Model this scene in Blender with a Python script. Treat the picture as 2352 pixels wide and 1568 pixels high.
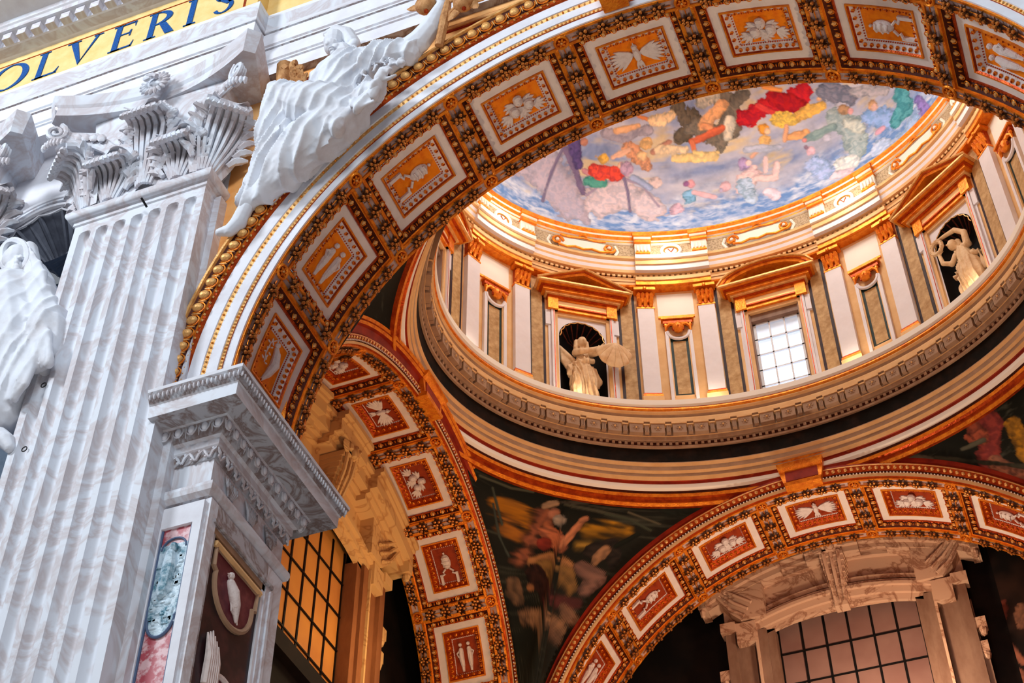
import bpy, math, random
import numpy as np
from mathutils import Vector, Matrix, Quaternion
S, Cc, PI = math.sin, math.cos, math.pi
R_ = math.radians
for o in list(bpy.data.objects): bpy.data.objects.remove(o)
scn = bpy.context.scene; COL = scn.collection
# ---------------------------------------------------------------- camera
CAM = (3.6343, -14.2737, -16.0699); YAW, PITCH, ROLL, FPX = -.3714, .78886, -.0032, 3597.93
def _axes():
    f = Vector((S(YAW)*Cc(PITCH), Cc(YAW)*Cc(PITCH), S(PITCH))); r = Vector((Cc(YAW), -S(YAW), 0)); u = r.cross(f)
    return r*Cc(ROLL)+u*S(ROLL), -r*S(ROLL)+u*Cc(ROLL), f
CR, CU, CF = _axes()
cd = bpy.data.cameras.new('camera'); cam = bpy.data.objects.new('camera', cd); COL.objects.link(cam)
cd.sensor_width = 36; cd.lens = FPX/2352*36; cd.clip_end = 200
cam.matrix_world = Matrix(((CR.x, CU.x, -CF.x, CAM[0]), (CR.y, CU.y, -CF.y, CAM[1]), (CR.z, CU.z, -CF.z, CAM[2]), (0, 0, 0, 1)))
scn.camera = cam
scn.view_settings.view_transform = 'Standard'; scn.view_settings.look = 'None'
scn.view_settings.gamma = 1; scn.view_settings.use_curve_mapping = False
scn.view_settings.exposure = 0.0
# ---------------------------------------------------------------- daylight of the nave and the lamps
w = bpy.data.worlds.new('world'); scn.world = w; w.use_nodes = True
bg = w.node_tree.nodes['Background']; bg.inputs[0].default_value = (.80, .88, 1, 1); bg.inputs[1].default_value = .24
def light(kind, name, loc, energy, col, size=1.0, aim=None, sy=None, spot=None):
    l = bpy.data.lights.new(name, kind); l.energy = energy; l.color = col
    if kind == 'AREA':
        l.size = size
        if sy: l.shape = 'RECTANGLE'; l.size_y = sy
    elif kind == 'SUN': l.angle = size
    else: l.shadow_soft_size = size
    if spot: l.spot_size = R_(spot); l.spot_blend = .6
    o = bpy.data.objects.new(name, l); COL.objects.link(o); o.location = loc
    if aim is not None: o.rotation_euler = (Vector(aim)-Vector(loc)).to_track_quat('-Z', 'Y').to_euler()
    return o
# high windows of the nave opposite, a little to the left
light('AREA', 'nave_window_light', (-21, -19, 14), 5200, (.88, .94, 1), 4.5, (-7, 0, 3))
light('AREA', 'nave_window_light_b', (0, -24, 13), 3600, (.90, .95, 1), 7, (-3, 0, 5))
# daylight bounced up from the pale marble floor of the nave
light('AREA', 'nave_floor_bounce', (-1, -6, -15), 560, (1, .93, .85), 10, (0, 3, 6))
# lantern daylight falling through the crown of the oval dome
light('AREA', 'lantern_light', (0, 7.3, 17.3), 540, (1, .93, .82), 2.6, (0, 7.3, 8))
# warm lamps on the cornice of the drum, then unseen fill lights added for arches and windows
for i in range(12):
    a = R_(15+30*i); light('POINT', 'ledge_lamp_drum', (6.36*Cc(a), 7.31+4.93*S(a), 8.95), 10, (1, .80, .56), .12)
for i in range(8):
    a = R_(22.5+45*i); light('POINT', 'cornice_lamp', (5.9*Cc(a), 7.31+4.5*S(a), 13.75), 34, (1, .86, .66), .12)
light('SPOT', 'aisle_lamp', (2.0, 7.6, -5), 900, (1, .50, .22), .5, (-.5, 12.5, 6), None, 100)  # added spot in mid-air, brightens the back arch
light('SPOT', 'soffit_fill', (-5.75, 1.2, -.05), 420, (1, .72, .45), .12, (2.2, 1.1, 6.3), None, 78)  # added unseen spot over the impost ledge, brightens the nave soffit
light('SPOT', 'soffit_fill_b', (5.75, 1.2, -.05), 520, (1, .72, .45), .12, (-1.2, 1.1, 6.4), None, 62)  # twin on the right ledge, added for the same soffit
light('SPOT', 'aisle_fill_b', (-1.5, 8.0, -6), 1300, (1, .52, .24), .5, (-7.5, 9.0, 4), None, 84)  # added mid-air spot that brightens the left arch
light('POINT', 'chapel_fill', (.6, 13.6, 1.6), 560, (1, .74, .52), .3)  # added unseen light that brightens the back window surround
light('POINT', 'passage_fill', (-7.2, 8.6, 1.6), 120, (1, .68, .34), .4)  # added unseen light for the amber panes
# ---------------------------------------------------------------- tools
def at(px, py, y=None, x=None, z=None):
    d = CR*((px-1176)/FPX) + CU*(-(py-784)/FPX) + CF; c = Vector(CAM)
    if y is not None: return c+d*((y-c.y)/d.y)
    if x is not None: return c+d*((x-c.x)/d.x)
    return c+d*((z-c.z)/d.z)
DEEPEN = 1.22
def mat(name, col, rough=.6, metal=0., col2=None, scale=4., detail=6., lo=.45, hi=.62, bump=0., bscale=None, vein=False, stretch=None, spec=.18):
    col = tuple(c**DEEPEN for c in col); col2 = tuple(c**DEEPEN for c in col2) if col2 else None
    m = bpy.data.materials.new(name); m.use_nodes = True; nt = m.node_tree; N = nt.nodes; L = nt.links
    b = N['Principled BSDF']; b.inputs['Roughness'].default_value = rough; b.inputs['Metallic'].default_value = metal
    b.inputs['Base Color'].default_value = (*col, 1); b.inputs['Specular IOR Level'].default_value = spec
    if col2 or bump:
        tc = N.new('ShaderNodeTexCoord'); mp = N.new('ShaderNodeMapping'); L.new(tc.outputs['Object'], mp.inputs[0])
        if stretch: mp.inputs['Scale'].default_value = stretch
    if col2:
        nz = N.new('ShaderNodeTexNoise'); nz.inputs['Scale'].default_value = scale; nz.inputs['Detail'].default_value = detail; nz.inputs['Roughness'].default_value = .62
        L.new(mp.outputs[0], nz.inputs[0]); src = nz.outputs[0]
        if vein:
            nz.inputs['Distortion'].default_value = 1.4
            a = N.new('ShaderNodeMath'); a.operation = 'SUBTRACT'; a.inputs[1].default_value = .5; L.new(src, a.inputs[0])
            c = N.new('ShaderNodeMath'); c.operation = 'ABSOLUTE'; L.new(a.outputs[0], c.inputs[0]); src = c.outputs[0]
        cr = N.new('ShaderNodeValToRGB'); e = cr.color_ramp.elements
        e[0].position = lo; e[1].position = hi; e[0].color = (*(col2 if vein else col), 1); e[1].color = (*(col if vein else col2), 1)
        L.new(src, cr.inputs[0]); L.new(cr.outputs[0], b.inputs['Base Color'])
    if bump:
        n2 = N.new('ShaderNodeTexNoise'); n2.inputs['Scale'].default_value = bscale or scale*3; n2.inputs['Detail'].default_value = 4
        L.new(mp.outputs[0], n2.inputs[0]); bp = N.new('ShaderNodeBump'); bp.inputs['Strength'].default_value = bump; bp.inputs['Distance'].default_value = .03
        L.new(n2.outputs[0], bp.inputs['Height']); L.new(bp.outputs[0], b.inputs['Normal'])
    return m
def emis(name, c, s):
    m = bpy.data.materials.new(name); m.use_nodes = True; b = m.node_tree.nodes['Principled BSDF']; b.inputs['Specular IOR Level'].default_value = .1
    b.inputs['Base Color'].default_value = (*c, 1); b.inputs['Emission Color'].default_value = (*c, 1); b.inputs['Emission Strength'].default_value = s
    return m
M = dict(
 marble=mat('white_marble', (.72, .75, .81), .5, 0, (.60, .56, .58), .9, 4, .0, .10, .05, 9, True),
 marbled=mat('grey_veined_marble', (.52, .53, .57), .4, 0, (.30, .24, .23), 1.5, 4, .0, .09, .05, 9, True),
 stucco=mat('white_stucco', (.80, .81, .86), .75, 0, (.68, .66, .70), 2, 6, .4, .8),
 statue=mat('statue_marble', (.76, .79, .85), .55, 0, (.62, .60, .62), 2.2, 6, .45, .8, .1, 8),
 statue_w=mat('warm_statue_stone', (.80, .62, .42), .6, 0, (.66, .44, .26), 6, 6, .4, .7, .15, 20),
 ochre=mat('ochre_panel', (.84, .40, .13), .6, 0, (.92, .58, .28), 1.2, 6, .35, .65),
 tan=mat('tan_bronze', (.62, .36, .17), .5, .1, (.42, .20, .08), 9, 5, .4, .7, .3, 30),
 yellow=mat('yellow_mosaic', (.88, .70, .36), .55, 0, (.82, .58, .24), 3, 6, .35, .7, .2, 60),
 blue=mat('blue_mosaic', (.01, .08, .30), .5, 0, (.02, .16, .42), 30, 3, .4, .6),
 gold=mat('gilding', (.90, .36, .045), .36, .45, (.66, .17, .02), 7, 5, .4, .7, .35, 30),
 goldp=mat('pale_gilding', (.86, .55, .24), .40, .30, (.66, .34, .11), 9, 5, .4, .7, .3, 30),
 goldr=mat('shaded_red_gilding', (.62, .13, .02), .34, .45, (.36, .05, .01), 6, 5, .35, .65, .3, 24),  # dark red gilding base, with crevice shade put into the colour
 redband=mat('red_painted_band', (.42, .05, .015), .5, .1, (.24, .02, .01), 3, 6, .35, .7),
 deep=mat('shaded_bole', (.085, .018, .008), .6, .1, (.16, .035, .012), 8, 4, .4, .7),  # maroon base for recesses between ornaments, their shade included in the colour
 leaf=mat('dark_gilt_leaf', (.055, .022, .010), .45, .3, (.16, .06, .02), 9, 4, .4, .7),
 berry=mat('gilt_berry', (.50, .20, .06), .30, .5, (.75, .34, .10), 12, 3, .4, .7),
 strip=mat('strip_ground', (.60, .46, .43), .7, 0, (.42, .26, .22), 5, 5, .4, .7),
 border=mat('white_border', (.84, .76, .72), .6, 0, (.76, .68, .64), 3, 5, .4, .7),
 orange=mat('orange_ground', (.95, .33, .018), .55, 0, (.82, .22, .012), 6, 5, .4, .7, .2, 40),
 redground=mat('dark_red_ground', (.40, .075, .02), .55, 0, (.28, .045, .015), 6, 5, .4, .7, .2, 40),
 relief=mat('relief_white', (.80, .72, .70), .6, 0, (.66, .56, .54), 9, 5, .45, .7, .3, 30),
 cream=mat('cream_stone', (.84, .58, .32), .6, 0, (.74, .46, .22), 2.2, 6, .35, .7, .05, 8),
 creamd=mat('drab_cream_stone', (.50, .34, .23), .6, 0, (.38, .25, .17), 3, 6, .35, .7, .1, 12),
 lilac=mat('lilac_marble', (.78, .74, .78), .5, 0, (.70, .65, .68), 2, 6, .4, .8),
 brown=mat('brown_marble', (.42, .25, .10), .55, 0, (.62, .43, .23), 7, 8, .35, .65, .05),
 maroon=mat('maroon_marble', (.035, .008, .014), .5, 0, (.07, .02, .03), 5, 4, .4, .7),
 green=mat('green_marble', (.010, .035, .035), .5, 0, (.025, .06, .055), 8, 4, .4, .7),
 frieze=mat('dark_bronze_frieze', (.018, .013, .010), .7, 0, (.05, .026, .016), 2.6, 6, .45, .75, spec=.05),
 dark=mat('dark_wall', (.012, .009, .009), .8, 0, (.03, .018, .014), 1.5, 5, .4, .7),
 black=mat('black_iron', (.012, .01, .01), .5, .3),
 trav=mat('veined_travertine', (.62, .42, .30), .55, 0, (.36, .19, .12), .9, 5, .0, .045, .06, 9, True),
 travs=mat('amber_travertine', (.74, .50, .24), .55, 0, (.58, .34, .15), .7, 3, .0, .03, .06, 9, True),
 jamb=mat('brown_jamb_marble', (.34, .22, .16), .5, 0, (.22, .12, .08), 2.2, 8, .35, .7, .05, 9, False, (1, 1, .35)),
 amber=mat('amber_panes', (.66, .33, .09), .55, 0, (.55, .25, .08), .7, 3, .35, .7),
 rose=mat('rose_panes', (.30, .18, .15), .6, 0, (.24, .13, .11), .8, 3, .35, .7),
 pane=emis('daylit_pane', (.72, .84, 1), 1.35),
 wframe=mat('white_window_frame', (.80, .83, .90), .5),
 jamba=mat('golden_jamb_marble', (.42, .20, .09), .5, 0, (.28, .12, .055), 2.2, 8, .35, .7, .05, 9, False, (1, 1, .35)),
 pink=mat('pink_breccia', (.72, .50, .52), .4, 0, (.50, .12, .15), 5, 6, .47, .56),
 bluerel=mat('blue_white_relief', (.62, .74, .82), .25, 0, (.12, .28, .36), 5, 7, .45, .62, .8, 14),
 bluebord=mat('blue_grey_border', (.14, .19, .30), .5),
 darkmarble=mat('dark_red_marble', (.035, .022, .03), .3, 0, (.13, .05, .055), 2.4, 9, .45, .75),
 porph=mat('porphyry_ground', (.17, .03, .05), .4, 0, (.27, .08, .09), 6, 7, .45, .7),
 specks=mat('speckled_frieze', (.60, .48, .34), .6, 0, (.38, .28, .18), 26, 4, .45, .6),
 floor=mat('floor_marble', (.50, .46, .42), .4, 0, (.36, .30, .28), .8, 5, .4, .7),
 white=mat('bright_white_stucco', (.90, .86, .80), .6),
)
def sky_pane():
    m = M['pane']; N = m.node_tree.nodes; L = m.node_tree.links; tc = N.new('ShaderNodeTexCoord'); sp = N.new('ShaderNodeSeparateXYZ'); mr = N.new('ShaderNodeMapRange')
    L.new(tc.outputs['Object'], sp.inputs[0]); L.new(sp.outputs[2], mr.inputs[0]); mr.inputs[1].default_value = 1.3; mr.inputs[2].default_value = 2.7; mr.inputs[3].default_value = 1.3; mr.inputs[4].default_value = .22
    L.new(mr.outputs[0], N['Principled BSDF'].inputs['Emission Strength'])
sky_pane()
def vmat():
    m = bpy.data.materials.new('mosaic_painting'); m.use_nodes = True; N = m.node_tree.nodes; L = m.node_tree.links; b = N['Principled BSDF']
    a = N.new('ShaderNodeAttribute'); a.attribute_name = 'Paint'; b.inputs['Roughness'].default_value = .65; b.inputs['Specular IOR Level'].default_value = .15
    L.new(a.outputs['Color'], b.inputs['Base Color']); return m
M['paint'] = vmat()
class MB:
    def __init__(s): s.v = []; s.f = []; s.m = []; s.mats = []
    def mi(s, k):
        if k not in s.mats: s.mats.append(k)
        return s.mats.index(k)
    def add(s, vs, fs, k):
        n = len(s.v); i = s.mi(k); s.v.extend([tuple(p) for p in vs])
        for f in fs: s.f.append(tuple(n+a for a in f)); s.m.append(i)
    def box(s, x0, x1, y0, y1, z0, z1, k, nx=1):
        vs = []; fs = []
        for i in range(nx+1):
            x = x0+(x1-x0)*i/nx; vs += [(x, y0, z0), (x, y1, z0), (x, y1, z1), (x, y0, z1)]
        for i in range(nx):
            a = 4*i
            for j in range(4): b = (j+1) % 4; fs.append((a+j, a+4+j, a+4+b, a+b))
        fs += [(0, 1, 2, 3), (4*nx+3, 4*nx+2, 4*nx+1, 4*nx)]; s.add(vs, fs, k)
    def ell(s, c, r, k, n=8, rot=None):
        if not hasattr(r, '__len__'): r = (r, r, r)
        vs = [Vector((0, 0, -r[2]))]; m = max(3, n//2)
        for i in range(1, m):
            a = -PI/2+PI*i/m
            for j in range(n): b = 2*PI*j/n; vs.append(Vector((r[0]*Cc(a)*Cc(b), r[1]*Cc(a)*S(b), r[2]*S(a))))
        vs.append(Vector((0, 0, r[2]))); fs = []
        for j in range(n): fs.append((0, 1+(j+1) % n, 1+j)); fs.append((len(vs)-1, 1+(m-2)*n+j, 1+(m-2)*n+(j+1) % n))
        for i in range(m-2):
            for j in range(n): a = 1+i*n; fs.append((a+j, a+(j+1) % n, a+n+(j+1) % n, a+n+j))
        c = Vector(c); s.add([(rot @ p if rot else p)+c for p in vs], fs, k)
    def grid(s, fn, nu, nv, k, cu=False, cv=False):
        vs = [fn(i/nu, j/nv) for i in range(nu+(0 if cu else 1)) for j in range(nv+(0 if cv else 1))]
        U = nu if cu else nu+1; V = nv if cv else nv+1; fs = []
        for i in range(nu):
            for j in range(nv): fs.append((i*V+j, ((i+1) % U)*V+j, ((i+1) % U)*V+(j+1) % V, i*V+(j+1) % V))
        s.add(vs, fs, k)
    def tube(s, pts, rad, k, n=6, closed=False):
        pts = [Vector(p) for p in pts]; N = len(pts)
        if not hasattr(rad, '__len__'): rad = [rad]*N
        vs = []; up = None
        for i, p in enumerate(pts):
            d = (pts[(i+1) % N]-pts[i-1]) if closed else (pts[min(i+1, N-1)]-pts[max(i-1, 0)])
            if d.length < 1e-9: d = Vector((0, 0, 1))
            d.normalize()
            if up is None: up = d.orthogonal().normalized()
            up = (up-d*up.dot(d)); up = up.normalized() if up.length > 1e-6 else d.orthogonal().normalized(); q = d.cross(up)
            for j in range(n): a = 2*PI*j/n; vs.append(p+(up*Cc(a)+q*S(a))*rad[i])
        fs = []
        for i in range(N if closed else N-1):
            a = i*n; b = ((i+1) % N)*n
            for j in range(n): fs.append((a+j, a+(j+1) % n, b+(j+1) % n, b+j))
        if not closed: fs.append(tuple(range(n-1, -1, -1))); fs.append(tuple((N-1)*n+j for j in range(n)))
        s.add(vs, fs, k)
    def chain(s, pts, rad, k, n=10):        # closed blobs along a limb, for remeshing
        s.tube(pts, rad, k, n)
        for p, r in zip(pts, rad if hasattr(rad, '__len__') else [rad]*len(pts)): s.ell(p, r, k, n)
    def prism(s, poly, h0, h1, k, fn=None):  # polygon in x,z extruded along y
        n = len(poly); fn = fn or (lambda x, y, z: (x, y, z))
        vs = [fn(x, h0, z) for x, z in poly]+[fn(x, h1, z) for x, z in poly]
        s.add(vs, [tuple(range(n)), tuple(range(2*n-1, n-1, -1))]+[(i, (i+1) % n, n+(i+1) % n, n+i) for i in range(n)], k)
    def map(s, fn, start=0): s.v[start:] = [tuple(fn(*p)) for p in s.v[start:]]
    def mesh(s, name, smooth=True):
        me = bpy.data.meshes.new(name); me.from_pydata(s.v, [], s.f)
        for k in s.mats: me.materials.append(M[k])
        me.polygons.foreach_set('material_index', s.m)
        if smooth:
            me.polygons.foreach_set('use_smooth', [True]*len(s.f)); me.set_sharp_from_angle(angle=R_(38))
        me.update(); return me
    def build(s, name, parent=None, smooth=True, label=None, cat=None, group=None, kind=None, loc=None):
        o = bpy.data.objects.new(name, s.mesh(name, smooth)); COL.objects.link(o)
        if parent: o.parent = parent
        if loc: o.location = loc
        return tag(o, label, cat, group, kind)
def tag(o, label=None, cat=None, group=None, kind=None):
    if label: o['label'] = label
    if cat: o['category'] = cat
    if group: o['group'] = group
    if kind: o['kind'] = kind
    return o
def empty(name, loc=(0, 0, 0), mtx=None, **kw):
    o = bpy.data.objects.new(name, None); COL.objects.link(o); o.empty_display_size = .1
    if mtx is not None: o.matrix_world = mtx
    else: o.location = loc
    return tag(o, **kw)
def copy_tree(o, parent=None):
    c = o.copy(); COL.objects.link(c)
    if parent: c.parent = parent
    for ch in [q for q in bpy.data.objects if q.parent == o]: copy_tree(ch, c)
    return c
def _h(ix, iy, sd): q = np.sin(ix*127.1+iy*311.7+sd*74.7)*43758.5453; return q-np.floor(q)
def _vn(x, y, sd):
    ix, iy = np.floor(x), np.floor(y); fx, fy = x-ix, y-iy; fx = fx*fx*(3-2*fx); fy = fy*fy*(3-2*fy)
    return (_h(ix, iy, sd)*(1-fx)+_h(ix+1, iy, sd)*fx)*(1-fy)+(_h(ix, iy+1, sd)*(1-fx)+_h(ix+1, iy+1, sd)*fx)*fy
def sculpt(o, vox, it=4, fold=None):     # fuses the blobs of a figure into one continuous skin and carves cloth folds into it
    r = o.modifiers.new('skin', 'REMESH'); r.mode = 'VOXEL'; r.voxel_size = vox; r.use_smooth_shade = True
    if it: q = o.modifiers.new('soften', 'SMOOTH'); q.factor = .5; q.iterations = it
    if fold:
        dg = bpy.context.evaluated_depsgraph_get(); me = bpy.data.meshes.new_from_object(o.evaluated_get(dg)); o.modifiers.clear(); o.data = me; n = len(me.vertices)
        P = np.empty(n*3, np.float32); me.vertices.foreach_get('co', P); P = P.reshape(-1, 3).astype(float); N = np.empty(n*3, np.float32); me.vertex_normals.foreach_get('vector', N); N = N.reshape(-1, 3)
        ac, wl, amp, warp = fold; ac = np.array(ac, float); ac /= np.linalg.norm(ac); u = P@ac; w = 1/(wl*3.2)
        al = np.cross(ac, [0, 1, 0]); v = P@al; y = P[:, 1]
        nz = _vn(u*w+.7*y*w, v*w*.45, 1)+.5*_vn(u*w*2.1, v*w, 2); n2 = _vn(u*w*1.3+5, v*w*.6, 5)
        ph = u/wl*PI+nz*warp*PI; rd = 1-np.abs(np.sin(ph)); rd = rd**1.4; d = amp*((rd-.45)*(.35+1.1*n2)+.35*np.sin(ph*.37+nz*4))
        P = P+N*d[:, None]; me.vertices.foreach_set('co', P.astype(np.float32).ravel()); me.polygons.foreach_set('use_smooth', [True]*len(me.polygons)); me.update()
    return o
# ================================================================ the coffered arches
def leafcurl(mb, c, out, k, L=.08, w=.03, n=5):
    pass
def berry_cluster(mb, u, v, h, s=1.0, seed=0):
    rnd = random.Random(seed)
    for i in range(9):
        a = 2*PI*i/9+rnd.random()*.3; L = s*(.115+.03*rnd.random())
        d = Vector((Cc(a), S(a), 0)); q = Vector((-S(a), Cc(a), 0))*s*.028
        p0 = Vector((u, v, h+.02)); p1 = p0+d*L*.6+Vector((0, 0, .045)); p2 = p0+d*L+Vector((0, 0, .015))
        mb.add([p0-q*.4, p0+q*.4, p1+q, p2, p1-q, p1-Vector((0, 0, .03))], [(0, 1, 2, 4), (4, 2, 3), (0, 4, 5), (1, 5, 2), (5, 4, 3), (5, 3, 2)], 'leaf')
    for i, (a, r, z) in enumerate([(0, 0, .075), (.3, .062, .05), (1.5, .06, .055), (2.6, .064, .05), (3.7, .06, .052), (5.0, .065, .05)]):
        a += rnd.random()*.4; mb.ell((u+s*r*Cc(a), v+s*r*S(a), h+z*s+.01), .031*s, 'berry', 6)
def frame(mb, a, b, k, cv=0., nu=8):     # sloping rectangular ring from half sizes and height a to b
    (ux, vx, hx), (uy, vy, hy) = a, b
    for sg in (-1, 1):
        vs = []; 
        for i in range(nu+1):
            t = -1+2*i/nu; vs += [(t*ux, cv+sg*vx, hx), (t*uy, cv+sg*vy, hy)]
        mb.add(vs, [(2*i, 2*i+2, 2*i+3, 2*i+1) for i in range(nu)], k)
        mb.add([(sg*ux, cv-vx, hx), (sg*ux, cv+vx, hx), (sg*uy, cv+vy, hy), (sg*uy, cv-vy, hy)], [(0, 1, 2, 3)], k)
def around(hu, hv, n, m, cv=0.):        # points with their side direction around a rectangle
    out = []
    for sg in (-1, 1):
        for i in range(n): out.append((-hu+2*hu*(i+.5)/n, cv+sg*hv, 0, sg))
        for i in range(m): out.append((sg*hu, cv-hv+2*hv*(i+.5)/m, sg, 0))
    return out
def wing(mb, o, d, L, W, h, k, n=6, th=.02):    # a spread wing of n feathers, o root, d direction angle
    for i in range(n):
        t = i/(n-1); a = d[0]+(d[1]-d[0])*t; l = L*(.55+.45*S(PI*(.25+.6*(1-t))))
        mb.ell((o[0]+Cc(a)*l*.5, o[1]+S(a)*l*.5, h), (l*.55, W, th), k, 6, Matrix.Rotation(a, 3, 'Z'))
def relief(kind):
    mb = MB(); k = 'relief'; h = .015; E = mb.ell
    Rz = lambda a: Matrix.Rotation(a, 3, 'Z')
    if kind == 'dove':
        E((0, .0, h+.01), (.045, .11, .05), k, 8); E((0, -.12, h+.02), .038, k, 8); mb.tube([(0, -.15, h+.03), (0, -.185, h+.02)], [.014, .003], k)
        for s in (-1, 1):
            wing(mb, (s*.03, -.02), ((0 if s > 0 else PI)-s*.42, (0 if s > 0 else PI)+s*.75), .33, .026, h, k, 7)
        for i in range(3): E(((i-1)*.028, .15, h), (.018, .075, .015), k, 6, Rz((i-1)*-.2))
    elif kind == 'cherubs':
        for i, (x, y) in enumerate([(-.09, .06), (.10, .04), (.0, -.07), (-.0, .17)][:3]):
            E((x, y, h+.03), (.062, .07, .06), k, 10); E((x, y-.045, h+.04), (.058, .04, .045), k, 8)
            E((x-.02, y+.012, h+.085), .010, k, 5); E((x+.02, y+.012, h+.085), .010, k, 5); E((x, y+.03, h+.09), (.008, .014, .01), k, 5)
            for s in (-1, 1): wing(mb, (x+s*.05, y+.03), ((0 if s > 0 else PI)-.3*s, (0 if s > 0 else PI)+s*1.2), .17, .022, h, k, 5)
    elif kind == 'tiara':
        st = len(mb.v); E((-.05, 0, h+.01), (.13, .085, .06), k, 12)
        for i in range(3): mb.tube([(-.12+.07*i, -.07+.015*abs(i-1), h+.05), (-.125+.07*i, 0, h+.075), (-.12+.07*i, .07-.015*abs(i-1), h+.05)], .014, k)
        E((-.2, 0, h+.02), .022, k, 6)
        for s in (-1, 1):
            mb.tube([(.07, s*.04, h+.02), (.12, s*.10, h+.02), (.15, s*.07, h+.02), (.17, s*.13, h+.02)], .018, k)
            mb.box(.15, .33, s*.145-.022, s*.145+.022, h-.01, h+.025, k)
        mb.map(lambda a, b, c: (-a, b, c))
    elif kind == 'figures':
        for s in (-1, 1):
            x = .0; y = s*.075
            mb.chain([(-.17, y, h), (-.05, y*1.1, h+.01), (.10, y, h+.01)], [.035, .048, .04], k, 8); E((.18, y, h+.02), .035, k, 8)
            mb.tube([(.10, y, h+.02), (.04, y+s*.08, h+.02), (-.03, y+s*.05, h+.03)], [.018, .016, .012], k)
            mb.tube([(-.15, y-.02, h+.02), (.02, y-.015, h+.05), (.12, y-.01, h+.03)], .012, k)
            mb.tube([(-.27, y, h), (-.17, y, h)], [.02, .03], k)
    else:
        mb.chain([(.16, .0, h+.02), (.10, .03, h+.03), (-.02, .06, h+.03), (-.16, .03, h+.01), (-.3, -.04, h)], [.03, .045, .06, .045, .012], k, 8)
        E((.2, -.02, h+.03), .035, k, 8); mb.tube([(.22, -.03, h+.03), (.26, -.06, h+.03)], [.012, .003], k)
        mb.tube([(.24, -.06, h+.02), (.16, -.13, h+.02), (.0, -.14, h+.02), (-.1, -.11, h+.02)], .008, k)
        for i in range(12): a = i*2.4; E((.2-.027*i, -.12+.045*S(a), h+.02), (.028, .011, .01), k, 6, Rz(a))
    return mb
def make_arch(tagname, R, D, pitch, mtx, kinds, ks, ground, names, label, stilt, side, deep=1.0):
    P = pitch*R; cw = .432*P; hv = .376*D; vc = D/2; cross = P/2-cw; sc = P/2.155; fz = vc-hv
    def curv(u, v, h): t = u/R; return ((R-h)*S(t), v, (R-h)*Cc(t)-R)
    def amap(u, v, h):
        q = R*PI/2
        if abs(u) <= q: return ((R-h)*S(u/R), v, (R-h)*Cc(u/R))
        return (math.copysign(R-h, u), v, -(abs(u)-q))
    # ---- the arch as one thing: soffit, fillets, archivolt; garlands and rosettes are copies
    root = empty('coffered_arch', mtx=mtx, label=label, cat='arch', group='coffered arches of the aisle bay')
    n = len(ks); U = (max(abs(k) for k in ks)+.5)*P; top = R*PI/2+stilt
    mb = MB()
    def strip(u0, u1, v0, v1, h, k, step=.3):
        m = max(1, int((u1-u0)/step)); mb.grid(lambda a, b: (u0+(u1-u0)*a, v0+(v1-v0)*b, h), m, 1, k)
    strip(-U, U, 0, fz, 0, 'strip'); strip(-U, U, D-fz, D, 0, 'strip')
    for s in (-1, 1): strip(*sorted((s*U, s*top)), 0, D, 0, 'strip')
    kk = sorted(ks); bnd = [(k-.5)*P for k in kk]+[(kk[-1]+.5)*P]
    for u in bnd: strip(u-cross, u+cross, fz, D-fz, 0, 'strip')
    mb.map(amap); mb.build('soffit', root)
    mb = MB()
    def rail(u0, u1, v0, v1, h=.035, k='gold', step=.3):
        mb.box(u0, u1, v0, v1, -.01, h, k, max(1, int(abs(u1-u0)/step)))
    for v0, v1 in ((0, .045), (D-.045, D)): rail(-top, top, v0, v1)
    for k in kk:
        for s in (-1, 1):
            rail(k*P-cw-.03, k*P+cw+.03, vc+s*(hv+.022)-.025, vc+s*(hv+.022)+.025)
            rail(k*P+s*(cw+.022)-.025, k*P+s*(cw+.022)+.025, fz-.03, D-fz+.03, step=9)
    mb.map(amap); mb.build('gilt_fillet', root)
    # garland along the edge strip and across the soffit
    g = MB(); m = 5
    for i in range(m): berry_cluster(g, (-.5+(i+.5)/m)*(P-.50), 0, .02, 1.17*sc**.5, i)
    g.tube([((-.5+i/8)*(P-.4), 0, .03) for i in range(9)], .012, 'gold', 5); g.map(curv); gm = g.mesh('garland')
    g = MB(); m2 = 4
    for i in range(m2): berry_cluster(g, 0, (-.5+(i+.5)/m2)*(2*hv-.06), .02, 1.22, 10+i)
    g.tube([(0, (-.5+i/4)*(2*hv), .03) for i in range(5)], .012, 'gold', 5); g.map(curv); gm2 = g.mesh('garland')
    r = MB(); rr = .115
    r.tube([(rr*Cc(2*PI*i/16), rr*S(2*PI*i/16), .035) for i in range(16)], .026, 'gold', 6, True)
    r.grid(lambda a, b: (rr*b*Cc(2*PI*a), rr*b*S(2*PI*a), .0+.03*b), 12, 1, 'goldr', cu=True)
    for i in range(6): a = i*PI/3; r.ell((.05*Cc(a), .05*S(a), .045), (.036, .024, .02), 'gold', 6, Matrix.Rotation(a, 3, 'Z'))
    r.ell((0, 0, .06), .024, 'goldp', 6)
    rk = .205
    for i in range(4):
        a = PI/4+i*PI/2; r.ell((rk*.78*Cc(a), rk*.78*S(a), .02), (.05, .02, .025), 'gold', 6, Matrix.Rotation(a, 3, 'Z'))
    r.map(curv); rm = r.mesh('rosette')
    def put(name, me, t, v, parent):
        o = bpy.data.objects.new(name, me); COL.objects.link(o); o.parent = parent
        o.matrix_local = Matrix.Rotation(t, 4, 'Y') @ Matrix.Translation((0, v, R)); return o
    ve = .047+(fz-.047)/2-.01
    for k in kk:
        for v in (ve, D-ve): put('garland', gm, k*pitch, v, root)
    for u in bnd:
        put('garland', gm2, u/R, vc, root)
        for v in (ve, D-ve): put('rosette', rm, u/R, v, root)
    # ---- coffers: one of each kind, each copy a thing of its own
    d1, d2 = .13*deep, .24*deep
    fr = MB(); hu = cw
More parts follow.
